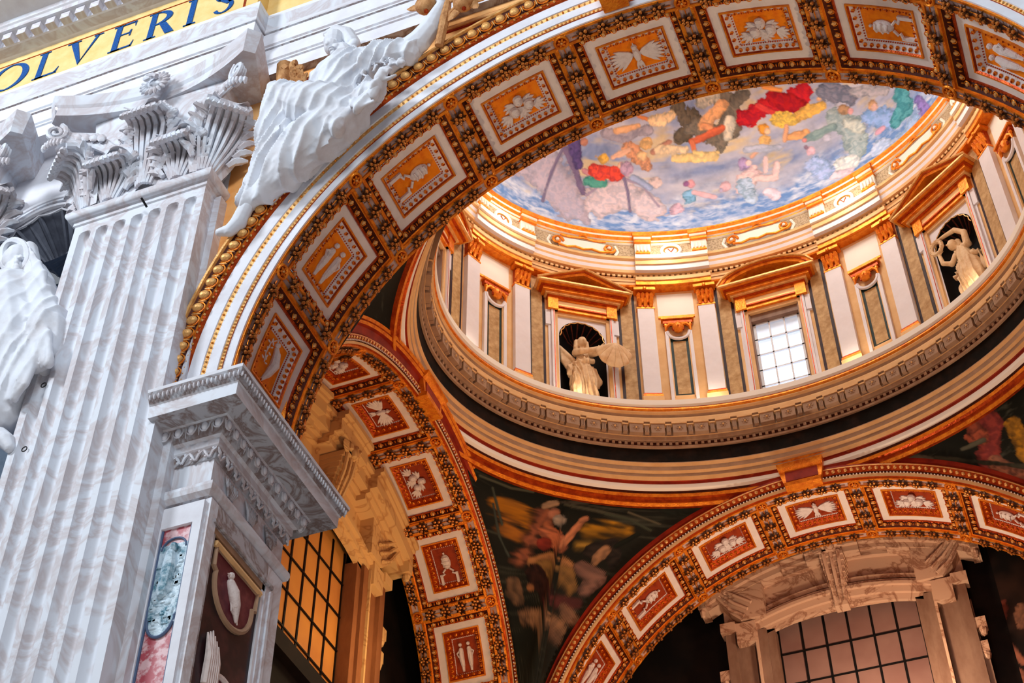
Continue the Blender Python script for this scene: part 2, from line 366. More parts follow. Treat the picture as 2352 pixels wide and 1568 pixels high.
    frame(fr, (hu, hv, .0), (hu-.03, hv-.03, -.005), 'gold'); frame(fr, (hu-.03, hv-.03, -.005), (hu-.13*sc, hv-.12, -d1+.02), 'deep')
    for (u, v, su, sv) in around(hu-.085*sc, hv-.08, 9, 6, 0):
        fr.ell((u, v, -d1*.42), (.034+.018*abs(sv), .034+.018*abs(su), .032) if 0 else ((.036, .05, .034) if sv else (.05, .036, .034)), 'goldp', 8)
        # shell around each egg and dart between
        a, b = (.05, .066) if sv else (.066, .05)
        fr.tube([(u+a*Cc(q)*1.05, v+b*S(q), -d1*.40) for q in [2*PI*j/10 for j in range(10)]], .009, 'gold', 4, True)
        o = .5*(2*(hu-.085*sc)/9 if sv else 2*(hv-.08)/6)
        fr.ell((u+(o if sv else 0), v+(0 if sv else o), -d1*.42), (.012, .05, .02) if sv else (.05, .012, .02), 'gold', 5)
    frame(fr, (hu-.13*sc, hv-.12, -d1+.035), (hu-.165*sc, hv-.15, -d1+.035), 'goldr')
    for (u, v, su, sv) in around(hu-.147*sc, hv-.135, 22, 14): fr.ell((u, v, -d1+.035), (.03, .012, .014) if sv else (.012, .03, .014), 'goldr', 5)
    frame(fr, (hu-.165*sc, hv-.15, -d1+.035), (hu-.165*sc, hv-.15, -d1), 'goldr')
    fr.map(curv)
    wb = MB(); u1, v1 = hu-.165*sc, hv-.15; u2, v2 = u1-.165*sc, v1-.18
    frame(wb, (u1, v1, -d1), (u2, v2, -d1), 'border'); wb.map(curv)
    inn = MB()
    frame(inn, (u2, v2, -d1), (u2, v2, -d1+.03), 'gold'); frame(inn, (u2, v2, -d1+.03), (u2-.03, v2-.028, -d1+.03), 'gold')
    frame(inn, (u2-.03, v2-.028, -d1+.03), (u2-.055, v2-.05, -d1), 'goldr'); frame(inn, (u2-.055, v2-.05, -d1), (u2-.15, v2-.14, -d2+.02), 'relief' if ground == 'orange' else 'goldr')
    u3, v3 = u2-.15, v2-.14
    for (u, v, su, sv) in around(u2-.09, v2-.083, 9, 5): 
        inn.ell((u, v, -d1-.03), (.040, .045, .028) if sv else (.045, .040, .028), 'gold', 6); inn.ell((u, v, -d1-.005), (.016, .03, .02) if sv else (.03, .016, .02), 'goldr', 5)
    for (u, v, su, sv) in around(u3-.005, v3-.005, 22, 12): inn.ell((u, v, -d2+.028), .015, 'goldr', 5)
    frame(inn, (u3, v3, -d2+.02), (u3-.02, v3-.02, -d2), 'relief'); inn.map(curv)
    gr = MB(); gr.grid(lambda a, b: ((2*a-1)*u3, (2*b-1)*v3, -d2), 6, 1, ground); gr.map(curv)
    me = {n_: q.mesh(n_) for n_, q in (('egg_and_dart_frame', fr), ('white_border', wb), ('inner_frame', inn), ('panel', gr))}
    rel = {}
    for kd in set(kinds.values()):
        q = relief(kd); s = min(1.5*sc, u3/.31)
        q.map(lambda u, v, h: (u*s, v*s, h*s-d2)); q.map(curv); rel[kd] = q.mesh(kd+'_relief')
    pname = dict(dove='dove', cherubs='cherubs', tiara='tiara', figures='standing_figures', bird='bird_and_branch')
    for k in kk:
        m4 = mtx @ Matrix.Rotation(k*pitch, 4, 'Y') @ Matrix.Translation((0, vc, R))
        t = empty('ceiling_coffer', mtx=m4, label=names[k], cat='coffer', group='coffers of the '+side+' arch')
        for n_ in me:
            o = bpy.data.objects.new(n_, me[n_]); COL.objects.link(o); o.parent = t
            if n_ == 'panel': pn = o
        o = bpy.data.objects.new(pname[kinds[k]], rel[kinds[k]]); COL.objects.link(o); o.parent = pn
        if k > 0: o.rotation_euler = (0, 0, PI)
        if kinds[k] in ('dove', 'cherubs'): o.rotation_euler = (0, 0, 0)
    return root, amap
def ringsweep(mb, R, prof, top, stilt, n=120, flip=False):   # prof: (r offset, v, material of the band that follows)
    L = R*PI/2+stilt
    for (r0, v0, k), (r1, v1, _) in zip(prof[:-1], prof[1:]):
        def fn(a, b, r0=r0, v0=v0, r1=r1, v1=v1):
            u = -L+2*L*a; r = R+r0+(r1-r0)*b; v = v0+(v1-v0)*b; q = R*PI/2
            if abs(u) <= q: return (r*S(u/R), v, r*Cc(u/R))
            return (math.copysign(r, u), v, -(abs(u)-q))
        mb.grid(fn, n, 1, k)
KS = range(-4, 5)
KIND = {0: 'dove', 1: 'cherubs', 2: 'tiara', 3: 'figures', 4: 'bird'}
pos = {-4: 'lowest left coffer of the %s arch, bird and branch', -3: 'left coffer of the %s arch with two standing figures',
       -2: 'left coffer of the %s arch with a tiara and ribbons', -1: 'cherub-head coffer of the %s arch, left of the dove',
       0: 'white dove coffer at the crown of the %s arch', 1: 'cherub-head coffer of the %s arch, right of the dove',
       2: 'right coffer of the %s arch with a tiara and ribbons', 3: 'right coffer of the %s arch with two standing figures', 4: 'lowest coffer on the right of the %s arch'}
def names(n): return {k: (pos[k] % n) for k in KS}
kinds = {k: KIND[abs(k)] for k in KS}
M_nave = Matrix.Identity(4); RN = 6.49
nave, nmap = make_arch('nave', RN, 2.13, .3325, M_nave, kinds, [-4, -3, -2, -1, 0, 1, 2, 3, 4], 'orange', names('large foreground'), 'large foreground arch with orange and white coffers and a white archivolt', .45, 'nave')
M_back = Matrix.Translation((0, 12.74, -.27)); RB = 6.3
back, bmap = make_arch('back', RB, 2.15, .3325, M_back, kinds, KS, 'redground', names('dark red back'), 'dark red coffered arch at the back above the travertine window', .3, 'back')
M_left = Matrix.Translation((-6.73, 7.31, .94)) @ Matrix.Rotation(PI/2, 4, 'Z'); RL = 5.085
left, lmap = make_arch('left', RL, 2.0, .3758, M_left, kinds, [-4, -3, -2, -1, 0, 1, 2, 3, 4], 'redground', names('narrow left side'), 'narrow coffered side arch rising behind the marble impost on the left', .5, 'left side')
# archivolt of the nave arch: white fasciae, gilt dots, egg and dart
mb = MB(); top = 0
P1 = [(0, 0, 'stucco'), (.0, -.03, 'stucco'), (.15, -.03, 'goldr'), (.152, -.05, 'goldp'), (.205, -.06, 'stucco'), (.21, -.08, 'stucco'), (.40, -.085, 'goldp'), (.455, -.11, 'stucco'), (.46, -.13, 'stucco'),
      (.675, -.14, 'goldr'), (.70, -.17, 'goldr'), (.75, -.175, 'gold'), (.765, -.20, 'deep'), (.96, -.27, 'goldp'), (.965, -.32, 'goldp'), (1.01, -.32, 'goldp'), (1.01, .0, 'goldp')]
ringsweep(mb, RN, P1, 0, .45, 160); mb.build('archivolt_moulding', nave)
def along(R, r, n, stilt):
    L = R*PI/2+stilt
    for i in range(n):
        u = -L+2*L*(i+.5)/n; q = R*PI/2
        if abs(u) <= q: yield Vector(((r)*S(u/R), 0, r*Cc(u/R))), Vector((S(u/R), 0, Cc(u/R))), Vector((Cc(u/R), 0, -S(u/R)))
        else: s = math.copysign(1, u); yield Vector((s*r, 0, -(abs(u)-q))), Vector((s, 0, 0)), Vector((0, 0, -s))
mb = MB(); c = Vector((0, 0, 0)); tg = Vector((1, 0, 0)); rd = Vector((0, 0, 1))
mb.ell(c, (.088, .07, .098), 'goldp', 12)
mb.tube([c+Vector((0, .01, 0))+tg*.110*Cc(a)+rd*(.122*S(a)) for a in [PI*(1.0+1.0*j/12) for j in range(13)]]+[c+tg*.104+rd*.09], .013, 'gold', 5)
mb.tube([c-tg*.104, c-tg*.104+rd*.09], .013, 'gold', 5)
d = c+tg*.135; mb.tube([d+rd*.10, d-rd*.05, d-rd*.11], [.016, .013, .003], 'goldp', 4)
for s in (-1, 1): mb.tube([d+rd*.10+tg*.028*s, d-rd*.06+tg*.022*s], .007, 'gold', 4)
em = mb.mesh('egg_and_dart')
for p, rd, tg in along(RN, RN+.865, 88, .45):
    if p.x > 3.2: continue
    o = bpy.data.objects.new('egg_and_dart', em); COL.objects.link(o); o.parent = nave
    o.matrix_local = Matrix.Translation(p+Vector((0, -.245, 0))) @ Matrix((tg, (0, 1, 0), rd)).transposed().to_4x4()
mb = MB()
for p, rd, tg in along(RN, RN+.725, 190, .45):
    mb.ell(p+Vector((0, -.185, 0)), (.022, .016, .04) if 0 else .024, 'goldp', 5)
for r, n in ((.178, 300), (.428, 230)):
    for i, (p, rd, tg) in enumerate(along(RN, RN+r, n, .45)):
        rot = Matrix((tg, (0, 1, 0), rd)).transposed(); mb.ell(p+Vector((0, -.06 if r < .3 else -.105, 0)), (.022, .02, .026), 'goldp' if i % 3 else 'gold', 4, rot)
mb.build('gilt_bead_rows', nave, kind='stuff')
# keystone console at the crown
mb = MB()
prof = [(6.52, -.16, .22), (6.56, -.42, .23), (6.66, -.46, .25), (6.72, -.40, .24), (6.80, -.48, .26), (6.95, -.60, .28), (7.3, -.55, .28), (7.6, -.7, .30), (7.6, 0, .30), (6.52, 0, .22)]
n = len(prof); vs = []
for s in (-1, 1): vs += [(s*hw, y, r) for r, y, hw in prof]
mb.add(vs, [tuple(range(n)), tuple(range(2*n-1, n-1, -1))]+[(i, (i+1) % n, n+(i+1) % n, n+i) for i in range(n)], 'gold')
for s in (-1, 1): mb.ell((s*.24, -.45, 6.66), (.07, .08, .09), 'gold', 8)
for i in range(5): mb.ell(((i-2)*.10, -.45, 6.62), (.045, .07, .08), 'gold', 8)
mb.build('keystone_console', nave)
# archivolts of the back and left arches, on the side of the oval dome
for root, R, st in ((back, RB, .3), (left, RL, .5)):
    mb = MB(); w = 1 if R > 6 else .62
    P2 = [(0, 0, 'goldr'), (.0, -.05, 'cream'), (.05, -.06, 'cream'), (.09*w, -.05, 'deep'), (.13*w, -.07, 'goldr'), (.27*w, -.10, 'goldp'), (.30*w, -.10, 'redband'), (.38*w, -.06, 'redband'), (.62*w, -.10, 'redband'), (.66*w, -.16, 'gold'),
          (.74*w, -.20, 'goldr'), (.77*w, -.17, 'goldr'), (.80*w, -.20, 'gold'), (.88*w, -.24, 'gold'), (.95*w, -.16, 'goldr'), (1.0*w, -.1, 'gold'), (1.06*w, -.12, 'gold'), (1.1*w, 0, 'gold')]
    ringsweep(mb, R, P2, 0, st, 110); mb.build('archivolt_moulding', root)
    mb = MB()
    for r, n, s, k in ((.2*w, int(25*R), .045*max(w, .7), 'goldp'), (.07, int(45*R), .018, 'border')):
        for p, rd, tg in along(R, R+r, n, st): mb.ell(p+Vector((0, -.095, 0)), s, k, 5)
    mb.build('gilt_bead_rows', root, kind='stuff')
# ================================================================ walls of the bay
def archwall(mb, R, half, zb, zt, k, y=0, n=60, full=True):
    for i in range(n):
        x0 = -half+2*half*i/n; x1 = -half+2*half*(i+1)/n
        f = lambda x: math.sqrt(max(R*R-x*x, 0)) if abs(x) < R else zb
        mb.add([(x0, y, f(x0)), (x1, y, f(x1)), (x1, y, zt), (x0, y, zt)], [(0, 1, 2, 3)], k)
def plate(name, mb, mtx=None, smooth=False):
    o = mb.build(name, smooth=smooth, kind='structure')
    if mtx is not None: o.matrix_world = mtx
    return o
ZF = -17.7
mb = MB(); archwall(mb, RN+.02, 6.73, ZF, 7.2, 'redband', 2.14); plate('wall_aisle_front', mb)
mb = MB(); archwall(mb, RB+.02, 7.0, ZF, 7.3, 'redband', .0); plate('wall_aisle_back', mb, M_back)
mb = MB(); archwall(mb, RL+.02, 5.45, ZF, 6.2, 'redband', .0); plate('wall_aisle_left', mb, M_left)
mb = MB(); mb.add([(6.73, 2.1, ZF), (6.73, 12.8, ZF), (6.73, 12.8, 7.2), (6.73, 2.1, 7.2)], [(0, 1, 2, 3)], 'redband'); plate('wall_aisle_right', mb)
# chapel behind the back arch and passage behind the left arch: dark side walls, vault and end wall
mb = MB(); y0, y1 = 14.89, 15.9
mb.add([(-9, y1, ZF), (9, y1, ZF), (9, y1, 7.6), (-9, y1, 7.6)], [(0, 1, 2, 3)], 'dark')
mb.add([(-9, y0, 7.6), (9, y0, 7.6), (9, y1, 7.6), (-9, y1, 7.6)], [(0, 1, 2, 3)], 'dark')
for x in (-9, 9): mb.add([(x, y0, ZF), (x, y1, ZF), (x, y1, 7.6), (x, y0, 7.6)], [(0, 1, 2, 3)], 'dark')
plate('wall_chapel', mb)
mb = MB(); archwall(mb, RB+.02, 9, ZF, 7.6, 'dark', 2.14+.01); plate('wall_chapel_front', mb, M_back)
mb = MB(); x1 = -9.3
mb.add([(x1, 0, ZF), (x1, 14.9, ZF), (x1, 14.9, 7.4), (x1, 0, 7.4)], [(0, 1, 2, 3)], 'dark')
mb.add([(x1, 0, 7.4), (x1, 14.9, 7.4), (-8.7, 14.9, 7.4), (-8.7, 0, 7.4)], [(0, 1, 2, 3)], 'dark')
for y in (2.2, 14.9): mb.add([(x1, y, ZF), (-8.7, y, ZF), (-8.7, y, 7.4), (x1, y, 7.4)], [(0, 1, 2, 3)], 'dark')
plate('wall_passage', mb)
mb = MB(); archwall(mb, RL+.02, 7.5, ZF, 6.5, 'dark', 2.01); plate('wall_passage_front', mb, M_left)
mb = MB(); mb.add([(-45, -45, ZF), (45, -45, ZF), (45, 25, ZF), (-45, 25, ZF)], [(0, 1, 2, 3)], 'floor'); plate('floor', mb)
# jamb walls that carry the arches down to the floor
mb = MB()
for s in (-1, 1):
    mb.box(*sorted((s*RB, s*7.2)), 12.76, 14.88, ZF, -.5, 'dark')
    if s > 0: mb.box(RN+.01, 9, .02, 2.12, ZF, -.4, 'marbled')
for s in (-1, 1): mb.box(-8.72, -6.76, *sorted((7.31+s*RL, 7.31+s*(RL+.5))), ZF, .5, 'dark')
plate('wall_piers', mb)
# ================================================================ nave wall face with its niche
mb = MB(); NX, NZ, NR = -11.02, 5.0, 1.12
xs = sorted(set([-18, -14, NX-NR, NX+NR, -9.8, -7.2, 7.2, 14, 18]+[NX-NR+2*NR*i/16 for i in range(17)]+[-7.2+14.4*i/60 for i in range(61)]))
for x0, x1 in zip(xs[:-1], xs[1:]):
    xm = (x0+x1)/2; k = 'stucco' if xm < -7.2 or xm > 7.2 else 'ochre'
    fa = lambda x: math.sqrt(max(7.0**2-x*x, 0)) if abs(x) < 7.0 else -.3
    q = lambda za, zb_, zc, zd, k: mb.add([(x0, 0, za), (x1, 0, zb_), (x1, 0, zd), (x0, 0, zc)], [(0, 1, 2, 3)], k)
    if abs(xm) < 7.2: q(fa(x0), fa(x1), 13, 13, k)
    elif abs(xm-NX) < NR:
        g = lambda x: NZ+math.sqrt(max(NR*NR-(x-NX)**2, 0)); q(g(x0), g(x1), 13, 13, k); q(ZF, ZF, -4, -4, k)
    else: q(ZF, ZF, 13, 13, k)
plate('wall_nave', mb)
# ================================================================ the oval ring, drum and painted dome
A0, B0, YC = 6.9928, 5.5611, 7.3084
def ep(t, o, z):      # the ring rises a little where it passes behind the taller nave arch
    y = YC+(B0+o)*S(t); q = min(1, max(0, (-S(t)-.35)/.5)); q = q*q*(3-2*q)
    return Vector(((A0+o)*Cc(t), max(y, 2.17) if z < 9 else y, z+(.75*q if z < 8 else 0)))
_ts = np.linspace(PI/2, PI/2+2*PI, 3601); _x = (A0-.25)*np.cos(_ts); _y = (B0-.25)*np.sin(_ts)
_l = np.concatenate([[0], np.cumsum(np.hypot(np.diff(_x), np.diff(_y)))]); UNIT = _l[-1]/8
def T(s): return float(np.interp((s*UNIT) % _l[-1], _l, _ts))     # s = bays counted from the window on the far side
def dframe(s, o, z):                                              # x to the right seen from inside, y outward, z up
    t = T(s); p = ep(t, o, z); tg = Vector(((A0+o)*S(t), -(B0+o)*Cc(t), 0)).normalized(); n = Vector((-tg.y, tg.x, 0))
    if n.dot(p-Vector((0, YC, z))) < 0: n = -n
    return Matrix(((tg.x, n.x, 0, p.x), (tg.y, n.y, 0, p.y), (0, 0, 1, p.z), (0, 0, 0, 1)))
def ring(mb, prof, t0=0, t1=2*PI, n=240):
    for (o0, z0, k), (o1, z1, _) in zip(prof[:-1], prof[1:]):
        mb.grid(lambda a, b: ep(t0+(t1-t0)*a, o0+(o1-o0)*b, z0+(z1-z0)*b), n, 1, k)
def bend(mb, s, o, z, start=0):    # bends a flat piece (x along wall, y outward, z up) onto the drum
    t0 = T(s)
    def f(x, y, zz):
        q = dframe(s-x/UNIT, o, z); p = q @ Vector((0, y, zz)); return p
    mb.map(f, start)
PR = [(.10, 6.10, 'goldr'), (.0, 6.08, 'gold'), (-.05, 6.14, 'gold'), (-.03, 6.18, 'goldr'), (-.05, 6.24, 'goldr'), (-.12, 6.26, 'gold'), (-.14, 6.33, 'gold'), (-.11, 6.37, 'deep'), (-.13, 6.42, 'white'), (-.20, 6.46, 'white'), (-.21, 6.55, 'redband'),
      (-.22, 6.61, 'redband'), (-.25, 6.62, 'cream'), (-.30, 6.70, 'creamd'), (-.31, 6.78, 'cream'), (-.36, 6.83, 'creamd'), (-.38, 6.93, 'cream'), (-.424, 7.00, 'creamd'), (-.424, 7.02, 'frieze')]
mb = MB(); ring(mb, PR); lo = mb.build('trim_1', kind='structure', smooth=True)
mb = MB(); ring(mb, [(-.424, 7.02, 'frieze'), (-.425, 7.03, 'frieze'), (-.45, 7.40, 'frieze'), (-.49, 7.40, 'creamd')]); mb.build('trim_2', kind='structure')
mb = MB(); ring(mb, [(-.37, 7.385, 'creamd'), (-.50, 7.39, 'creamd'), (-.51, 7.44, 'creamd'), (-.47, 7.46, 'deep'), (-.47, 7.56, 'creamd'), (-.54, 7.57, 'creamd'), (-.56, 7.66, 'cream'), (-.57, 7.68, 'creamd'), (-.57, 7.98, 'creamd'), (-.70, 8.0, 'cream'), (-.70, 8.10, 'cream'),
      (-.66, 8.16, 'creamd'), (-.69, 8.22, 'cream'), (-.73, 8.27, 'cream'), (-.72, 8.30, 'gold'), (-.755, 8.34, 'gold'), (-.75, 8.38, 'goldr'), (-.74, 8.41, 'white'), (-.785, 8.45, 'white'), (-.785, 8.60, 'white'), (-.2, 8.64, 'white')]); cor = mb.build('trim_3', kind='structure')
# dentils and rosette blocks under the lower cornice
cr = empty('ring_cornice', (0, YC, 7.4), label='drab stone ring cornice with dentils and flower blocks below the drum', cat='cornice')
NB = 72
mb = MB()
for i in range(7*NB//2):
    s = i/(7*NB/16); 
    if 2.6 < s < 5.6: continue
    n0 = len(mb.v); mb.box(-.035, .035, -.045, .06, 7.465, 7.55, 'creamd'); bend(mb, s, -.47, 0, n0)
o = mb.build('dentil_row', cr, kind='stuff'); o.matrix_parent_inverse = cr.matrix_world.inverted(); o.location = (0, -0, 0)
o.parent = None; o.parent = cr; o.location = (0, -YC, -7.4)
bl = MB(); bl.box(-.155, .155, -.13, .05, -.15, .14, 'creamd'); bl.box(-.175, .175, -.15, .05, .12, .165, 'cream')
for i in range(6): a = i*PI/3; bl.ell((.06*Cc(a), -.125, .06*S(a)-.01), (.035, .02, .03), 'creamd', 6)
bl.ell((0, -.14, -.01), .028, 'cream', 6)
for i in range(4): a = PI/4+i*PI/2; bl.ell((.11*Cc(a), -.12, .085*S(a)-.01), (.025, .015, .02), 'creamd', 5)
blm = bl.mesh('flower_block')
br = MB(); br.box(-.05, .05, -.10, .05, -.12, .12, 'creamd'); br.box(-.075, .075, -.12, .05, .09, .13, 'cream'); br.tube([(-.02, -.105, -.1), (-.02, -.105, .08)], .01, 'creamd', 4); br.tube([(.02, -.105, -.1), (.02, -.105, .08)], .01, 'creamd', 4)
brm = br.mesh('small_bracket')
for i in range(NB):
    s = i/9.
    if 2.5 < s < 5.8: continue
    for me, ds in ((blm, 0), (brm, .5/9)):
        o = bpy.data.objects.new(me.name, me); COL.objects.link(o); o.parent = cr
        o.matrix_local = Matrix.Translation((0, -YC, -7.4)) @ dframe(s+ds, -.56, 7.83)
# drum wall, upper entablature, attic
mb = MB()
NWS = 960
for i in range(NWS):
    s0, s1 = 8*i/NWS, 8*(i+1)/NWS; sm = (s0+s1)/2; d = abs(sm-round(sm))*UNIT
    zb = (8.68+2.95) if d < .62 else 8.62
    p = [ep(T(s0), -.2, zb), ep(T(s1-1e-6), -.2, zb), ep(T(s1-1e-6), -.2, 12.92), ep(T(s0), -.2, 12.92)]; mb.add(p, [(0, 1, 2, 3)], 'cream')
    if d < .62: q = [ep(T(s0), .45, 8.6), ep(T(s1-1e-6), .45, 8.6), ep(T(s1-1e-6), .45, 11.8), ep(T(s0), .45, 11.8)]; mb.add(q, [(0, 1, 2, 3)], 'dark')
    if abs(d-.62) < .03: q = ep(T(sm), -.2, 8.6); r = ep(T(sm), .45, 8.6); mb.add([q, r, r+Vector((0, 0, 3.2)), q+Vector((0, 0, 3.2))], [(0, 1, 2, 3)], 'cream')
mb_w = mb; mb.build('wall_drum', kind='structure')
mb = MB(); ring(mb, [(-.2, 12.84, 'gold'), (-.40, 12.84, 'gold'), (-.42, 12.88, 'gold'), (-.40, 12.92, 'cream'), (-.40, 13.0, 'creamd'), (-.42, 13.01, 'cream'), (-.42, 13.08, 'cream'), (-.45, 13.12, 'creamd'), (-.41, 13.14, 'deep'), (-.41, 13.22, 'cream'), (-.52, 13.24, 'cream'), (-.54, 13.32, 'lilac'), (-.56, 13.42, 'cream'),
      (-.58, 13.48, 'lilac'), (-.60, 13.58, 'cream'), (-.66, 13.62, 'cream'), (-.66, 13.70, 'white'), (-.50, 13.72, 'white'), (-.50, 13.78, 'specks'), (-.50, 14.30, 'white'), (-.56, 14.32, 'gold'), (-.56, 14.36, 'white'), (-.60, 14.38, 'gold'), (-.63, 14.44, 'gold'), (-.64, 14.46, 'white'), (-.66, 14.50, 'gold'), (-.70, 14.58, 'gold'), (-.70, 14.62, 'gold'), (-.55, 14.63, 'gold')])
mb.build('trim_4', kind='structure')
up = empty('drum_entablature', (0, YC, 13), label='cream entablature with dentils crowning the drum below the painted dome', cat='entablature')
mb = MB()
for i in range(8*34):
    s = i/34.
    if 2.6 < s < 5.6: continue
    n0 = len(mb.v); mb.box(-.04, .04, -.06, .03, 13.145, 13.215, 'cream'); bend(mb, s, -.41, 0, n0)
o = mb.build('dentil_row', up, kind='stuff'); o.location = (0, -YC, -13)
RNG = [q*.5 for q in range(-5, 6)]
for i in range(-3, 3):                                    # breaks of the entablature over each pilaster pair
    n0 = 0; mb = MB()
    for z0, z1, y, k in ((12.86, 13.0, -.27, 'gold'), (13.0, 13.12, -.30, 'cream'), (13.24, 13.42, -.42, 'lilac'), (13.42, 13.58, -.46, 'cream'), (13.58, 13.71, -.52, 'white')):
        mb.box(-.97, .97, y, 0, z0, z1, k, 8)
    bend(mb, i+.4965, -.2, 0); o = mb.build('entablature_break', up); o.location = (0, -YC, -13)
# ---- painted dome
DA, DB, DH, DZ = A0-.6, B0-.6, 3.4, 14.62
PEND=[([(-6.53,9.5,6.09),(-2.56,12.64,6.04)],0.206,(0.03,0.042,0.03)),
([(-6.27,10.43,5.72),(-6.02,10.82,5.62),(-5.9,11.06,5.48)],0.215,(0.52,0.24,0.03)),
([(-6.29,10.77,5.4),(-6.12,11.09,5.23)],0.208,(0.45,0.2,0.04)),
([(-4.76,11.84,5.56),(-4.46,12.03,5.62),(-4.01,12.28,5.67)],0.162,(0.60,0.33,0.04)),
([(-5.02,11.85,5.22),(-4.8,12.01,5.29)],0.056,(0.7,0.45,0.1)),
([(-5.45,11.14,5.81),(-5.8,11.25,5.34),(-6.15,11.37,4.85)],0.161,(0.42,0.17,0.1)),
([(-5.48,11.06,5.89),(-5.24,11.18,5.98)],0.091,(0.6,0.42,0.28)),
([(-5.31,11.26,5.8)],0.147,(0.62,0.3,0.2)),
([(-5.24,11.38,5.64)],0.14,(0.58,0.5,0.42)),
([(-5.52,11.36,5.43),(-5.33,11.56,5.09)],0.217,(0.6,0.24,0.13)),
([(-5.65,11.46,5.15)],0.16,(0.35,0.07,0.05)),
([(-5.32,11.58,5.09),(-5.06,11.64,5.43),(-4.86,11.67,5.67)],0.091,(0.78,0.36,0.2)),
([(-4.83,11.65,5.73),(-4.73,11.71,5.78)],0.077,(0.7,0.34,0.2)),
([(-4.78,12.13,5.16),(-4.34,12.33,5.35),(-4.41,12.49,5.09)],0.197,(0.05,0.04,0.035)),
([(-4.74,12.26,5.03),(-4.49,12.28,5.27)],0.12,(0.5,0.3,0.18)),
([(-5.93,11.54,4.79),(-5.57,11.6,4.89),(-5.27,11.91,4.76)],0.139,(0.55,0.3,0.14)),
([(-5.77,11.66,4.65),(-5.34,12.01,4.54),(-5.32,12.19,4.38)],0.195,(0.32,0.2,0.08)),
([(-5.03,12.16,4.83),(-4.8,12.47,4.71),(-5.1,12.44,4.41)],0.175,(0.3,0.18,0.15)),
([(-5.95,11.64,4.58),(-5.74,11.83,4.02)],0.195,(0.07,0.03,0.025)),
([(-5.72,11.87,3.94),(-5.25,12.49,4.16)],0.138,(0.16,0.05,0.05)),
([(-6.06,11.95,3.8),(-5.95,11.96,3.68)],0.076,(0.6,0.28,0.16)),
([(-6.25,11.96,3.73),(-5.88,11.97,3.5),(-5.69,12.43,3.53)],0.214,(0.34,0.21,0.13)),
([(-5.53,12.28,3.94),(-5.42,12.57,3.84)],0.153,(0.3,0.18,0.12)),
([(-5.82,12.16,3.33),(-5.73,12.53,3.37)],0.158,(0.26,0.16,0.11)),
([(-6.42,11.55,4.38),(-6.39,11.74,4.09)],0.16,(0.26,0.17,0.11)),
([(-6.08,11.74,4.31)],0.09,(0.5,0.25,0.12)),
([(-6.47,9.72,6.01),(-6.0,10.39,6.03),(-5.62,10.76,6.09)],0.034,(0.16,0.17,0.12)),
([(-6.32,10.1,5.91),(-6.35,10.73,5.38)],0.035,(0.12,0.14,0.11)),
([(-5.07,11.3,5.98),(-4.5,11.74,5.97),(-3.72,12.3,5.86)],0.042,(0.15,0.15,0.11)),
([(-4.34,11.88,5.93),(-3.9,12.18,5.88),(-3.5,12.53,5.7)],0.035,(0.12,0.14,0.1)),
([(-3.87,12.1,6.01),(-3.28,12.54,5.82)],0.028,(0.22,0.2,0.14)),
([(-5.14,11.24,6.02),(-4.62,11.58,6.1)],0.035,(0.14,0.13,0.1)),
([(-6.4,10.33,5.66),(-6.46,10.84,5.16),(-6.38,11.2,4.86)],0.031,(0.1,0.12,0.1)),
([(-4.29,12.35,5.35),(-3.78,12.45,5.62)],0.057,(0.02,0.03,0.02)),
([(1.67,12.76,6.15),(2.58,12.53,6.15)],0.088,(0.17,0.17,0.13)),
([(2.21,12.64,6.15),(3.19,12.67,5.7)],0.078,(0.2,0.18,0.13)),
([(4.09,12.0,5.98),(3.93,12.45,5.52)],0.343,(0.42,0.1,0.09)),
([(3.77,12.24,5.89)],0.249,(0.5,0.16,0.1)),
([(4.57,11.95,5.62),(4.63,12.21,5.22)],0.246,(0.60,0.33,0.05)),
([(4.03,12.54,5.33),(4.48,12.61,4.87)],0.172,(0.55,0.27,0.18)),
([(3.43,12.47,5.82),(3.91,12.27,5.76)],0.058,(0.2,0.2,0.15)),
([(2.86,12.64,5.9),(4.53,12.47,4.99)],0.068,(0.1,0.1,0.07)),
([(-7.04,7.31,6.15),(-7.04,7.31,6.15),(-6.73,7.31,6.1)],0.273,(0.03,0.045,0.035)),
([(-7.04,7.31,6.15),(-6.93,7.31,6.13)],0.046,(0.15,0.17,0.12)),
([(-7.04,7.31,6.15),(-6.73,7.31,6.1)],0.046,(0.13,0.15,0.1))]
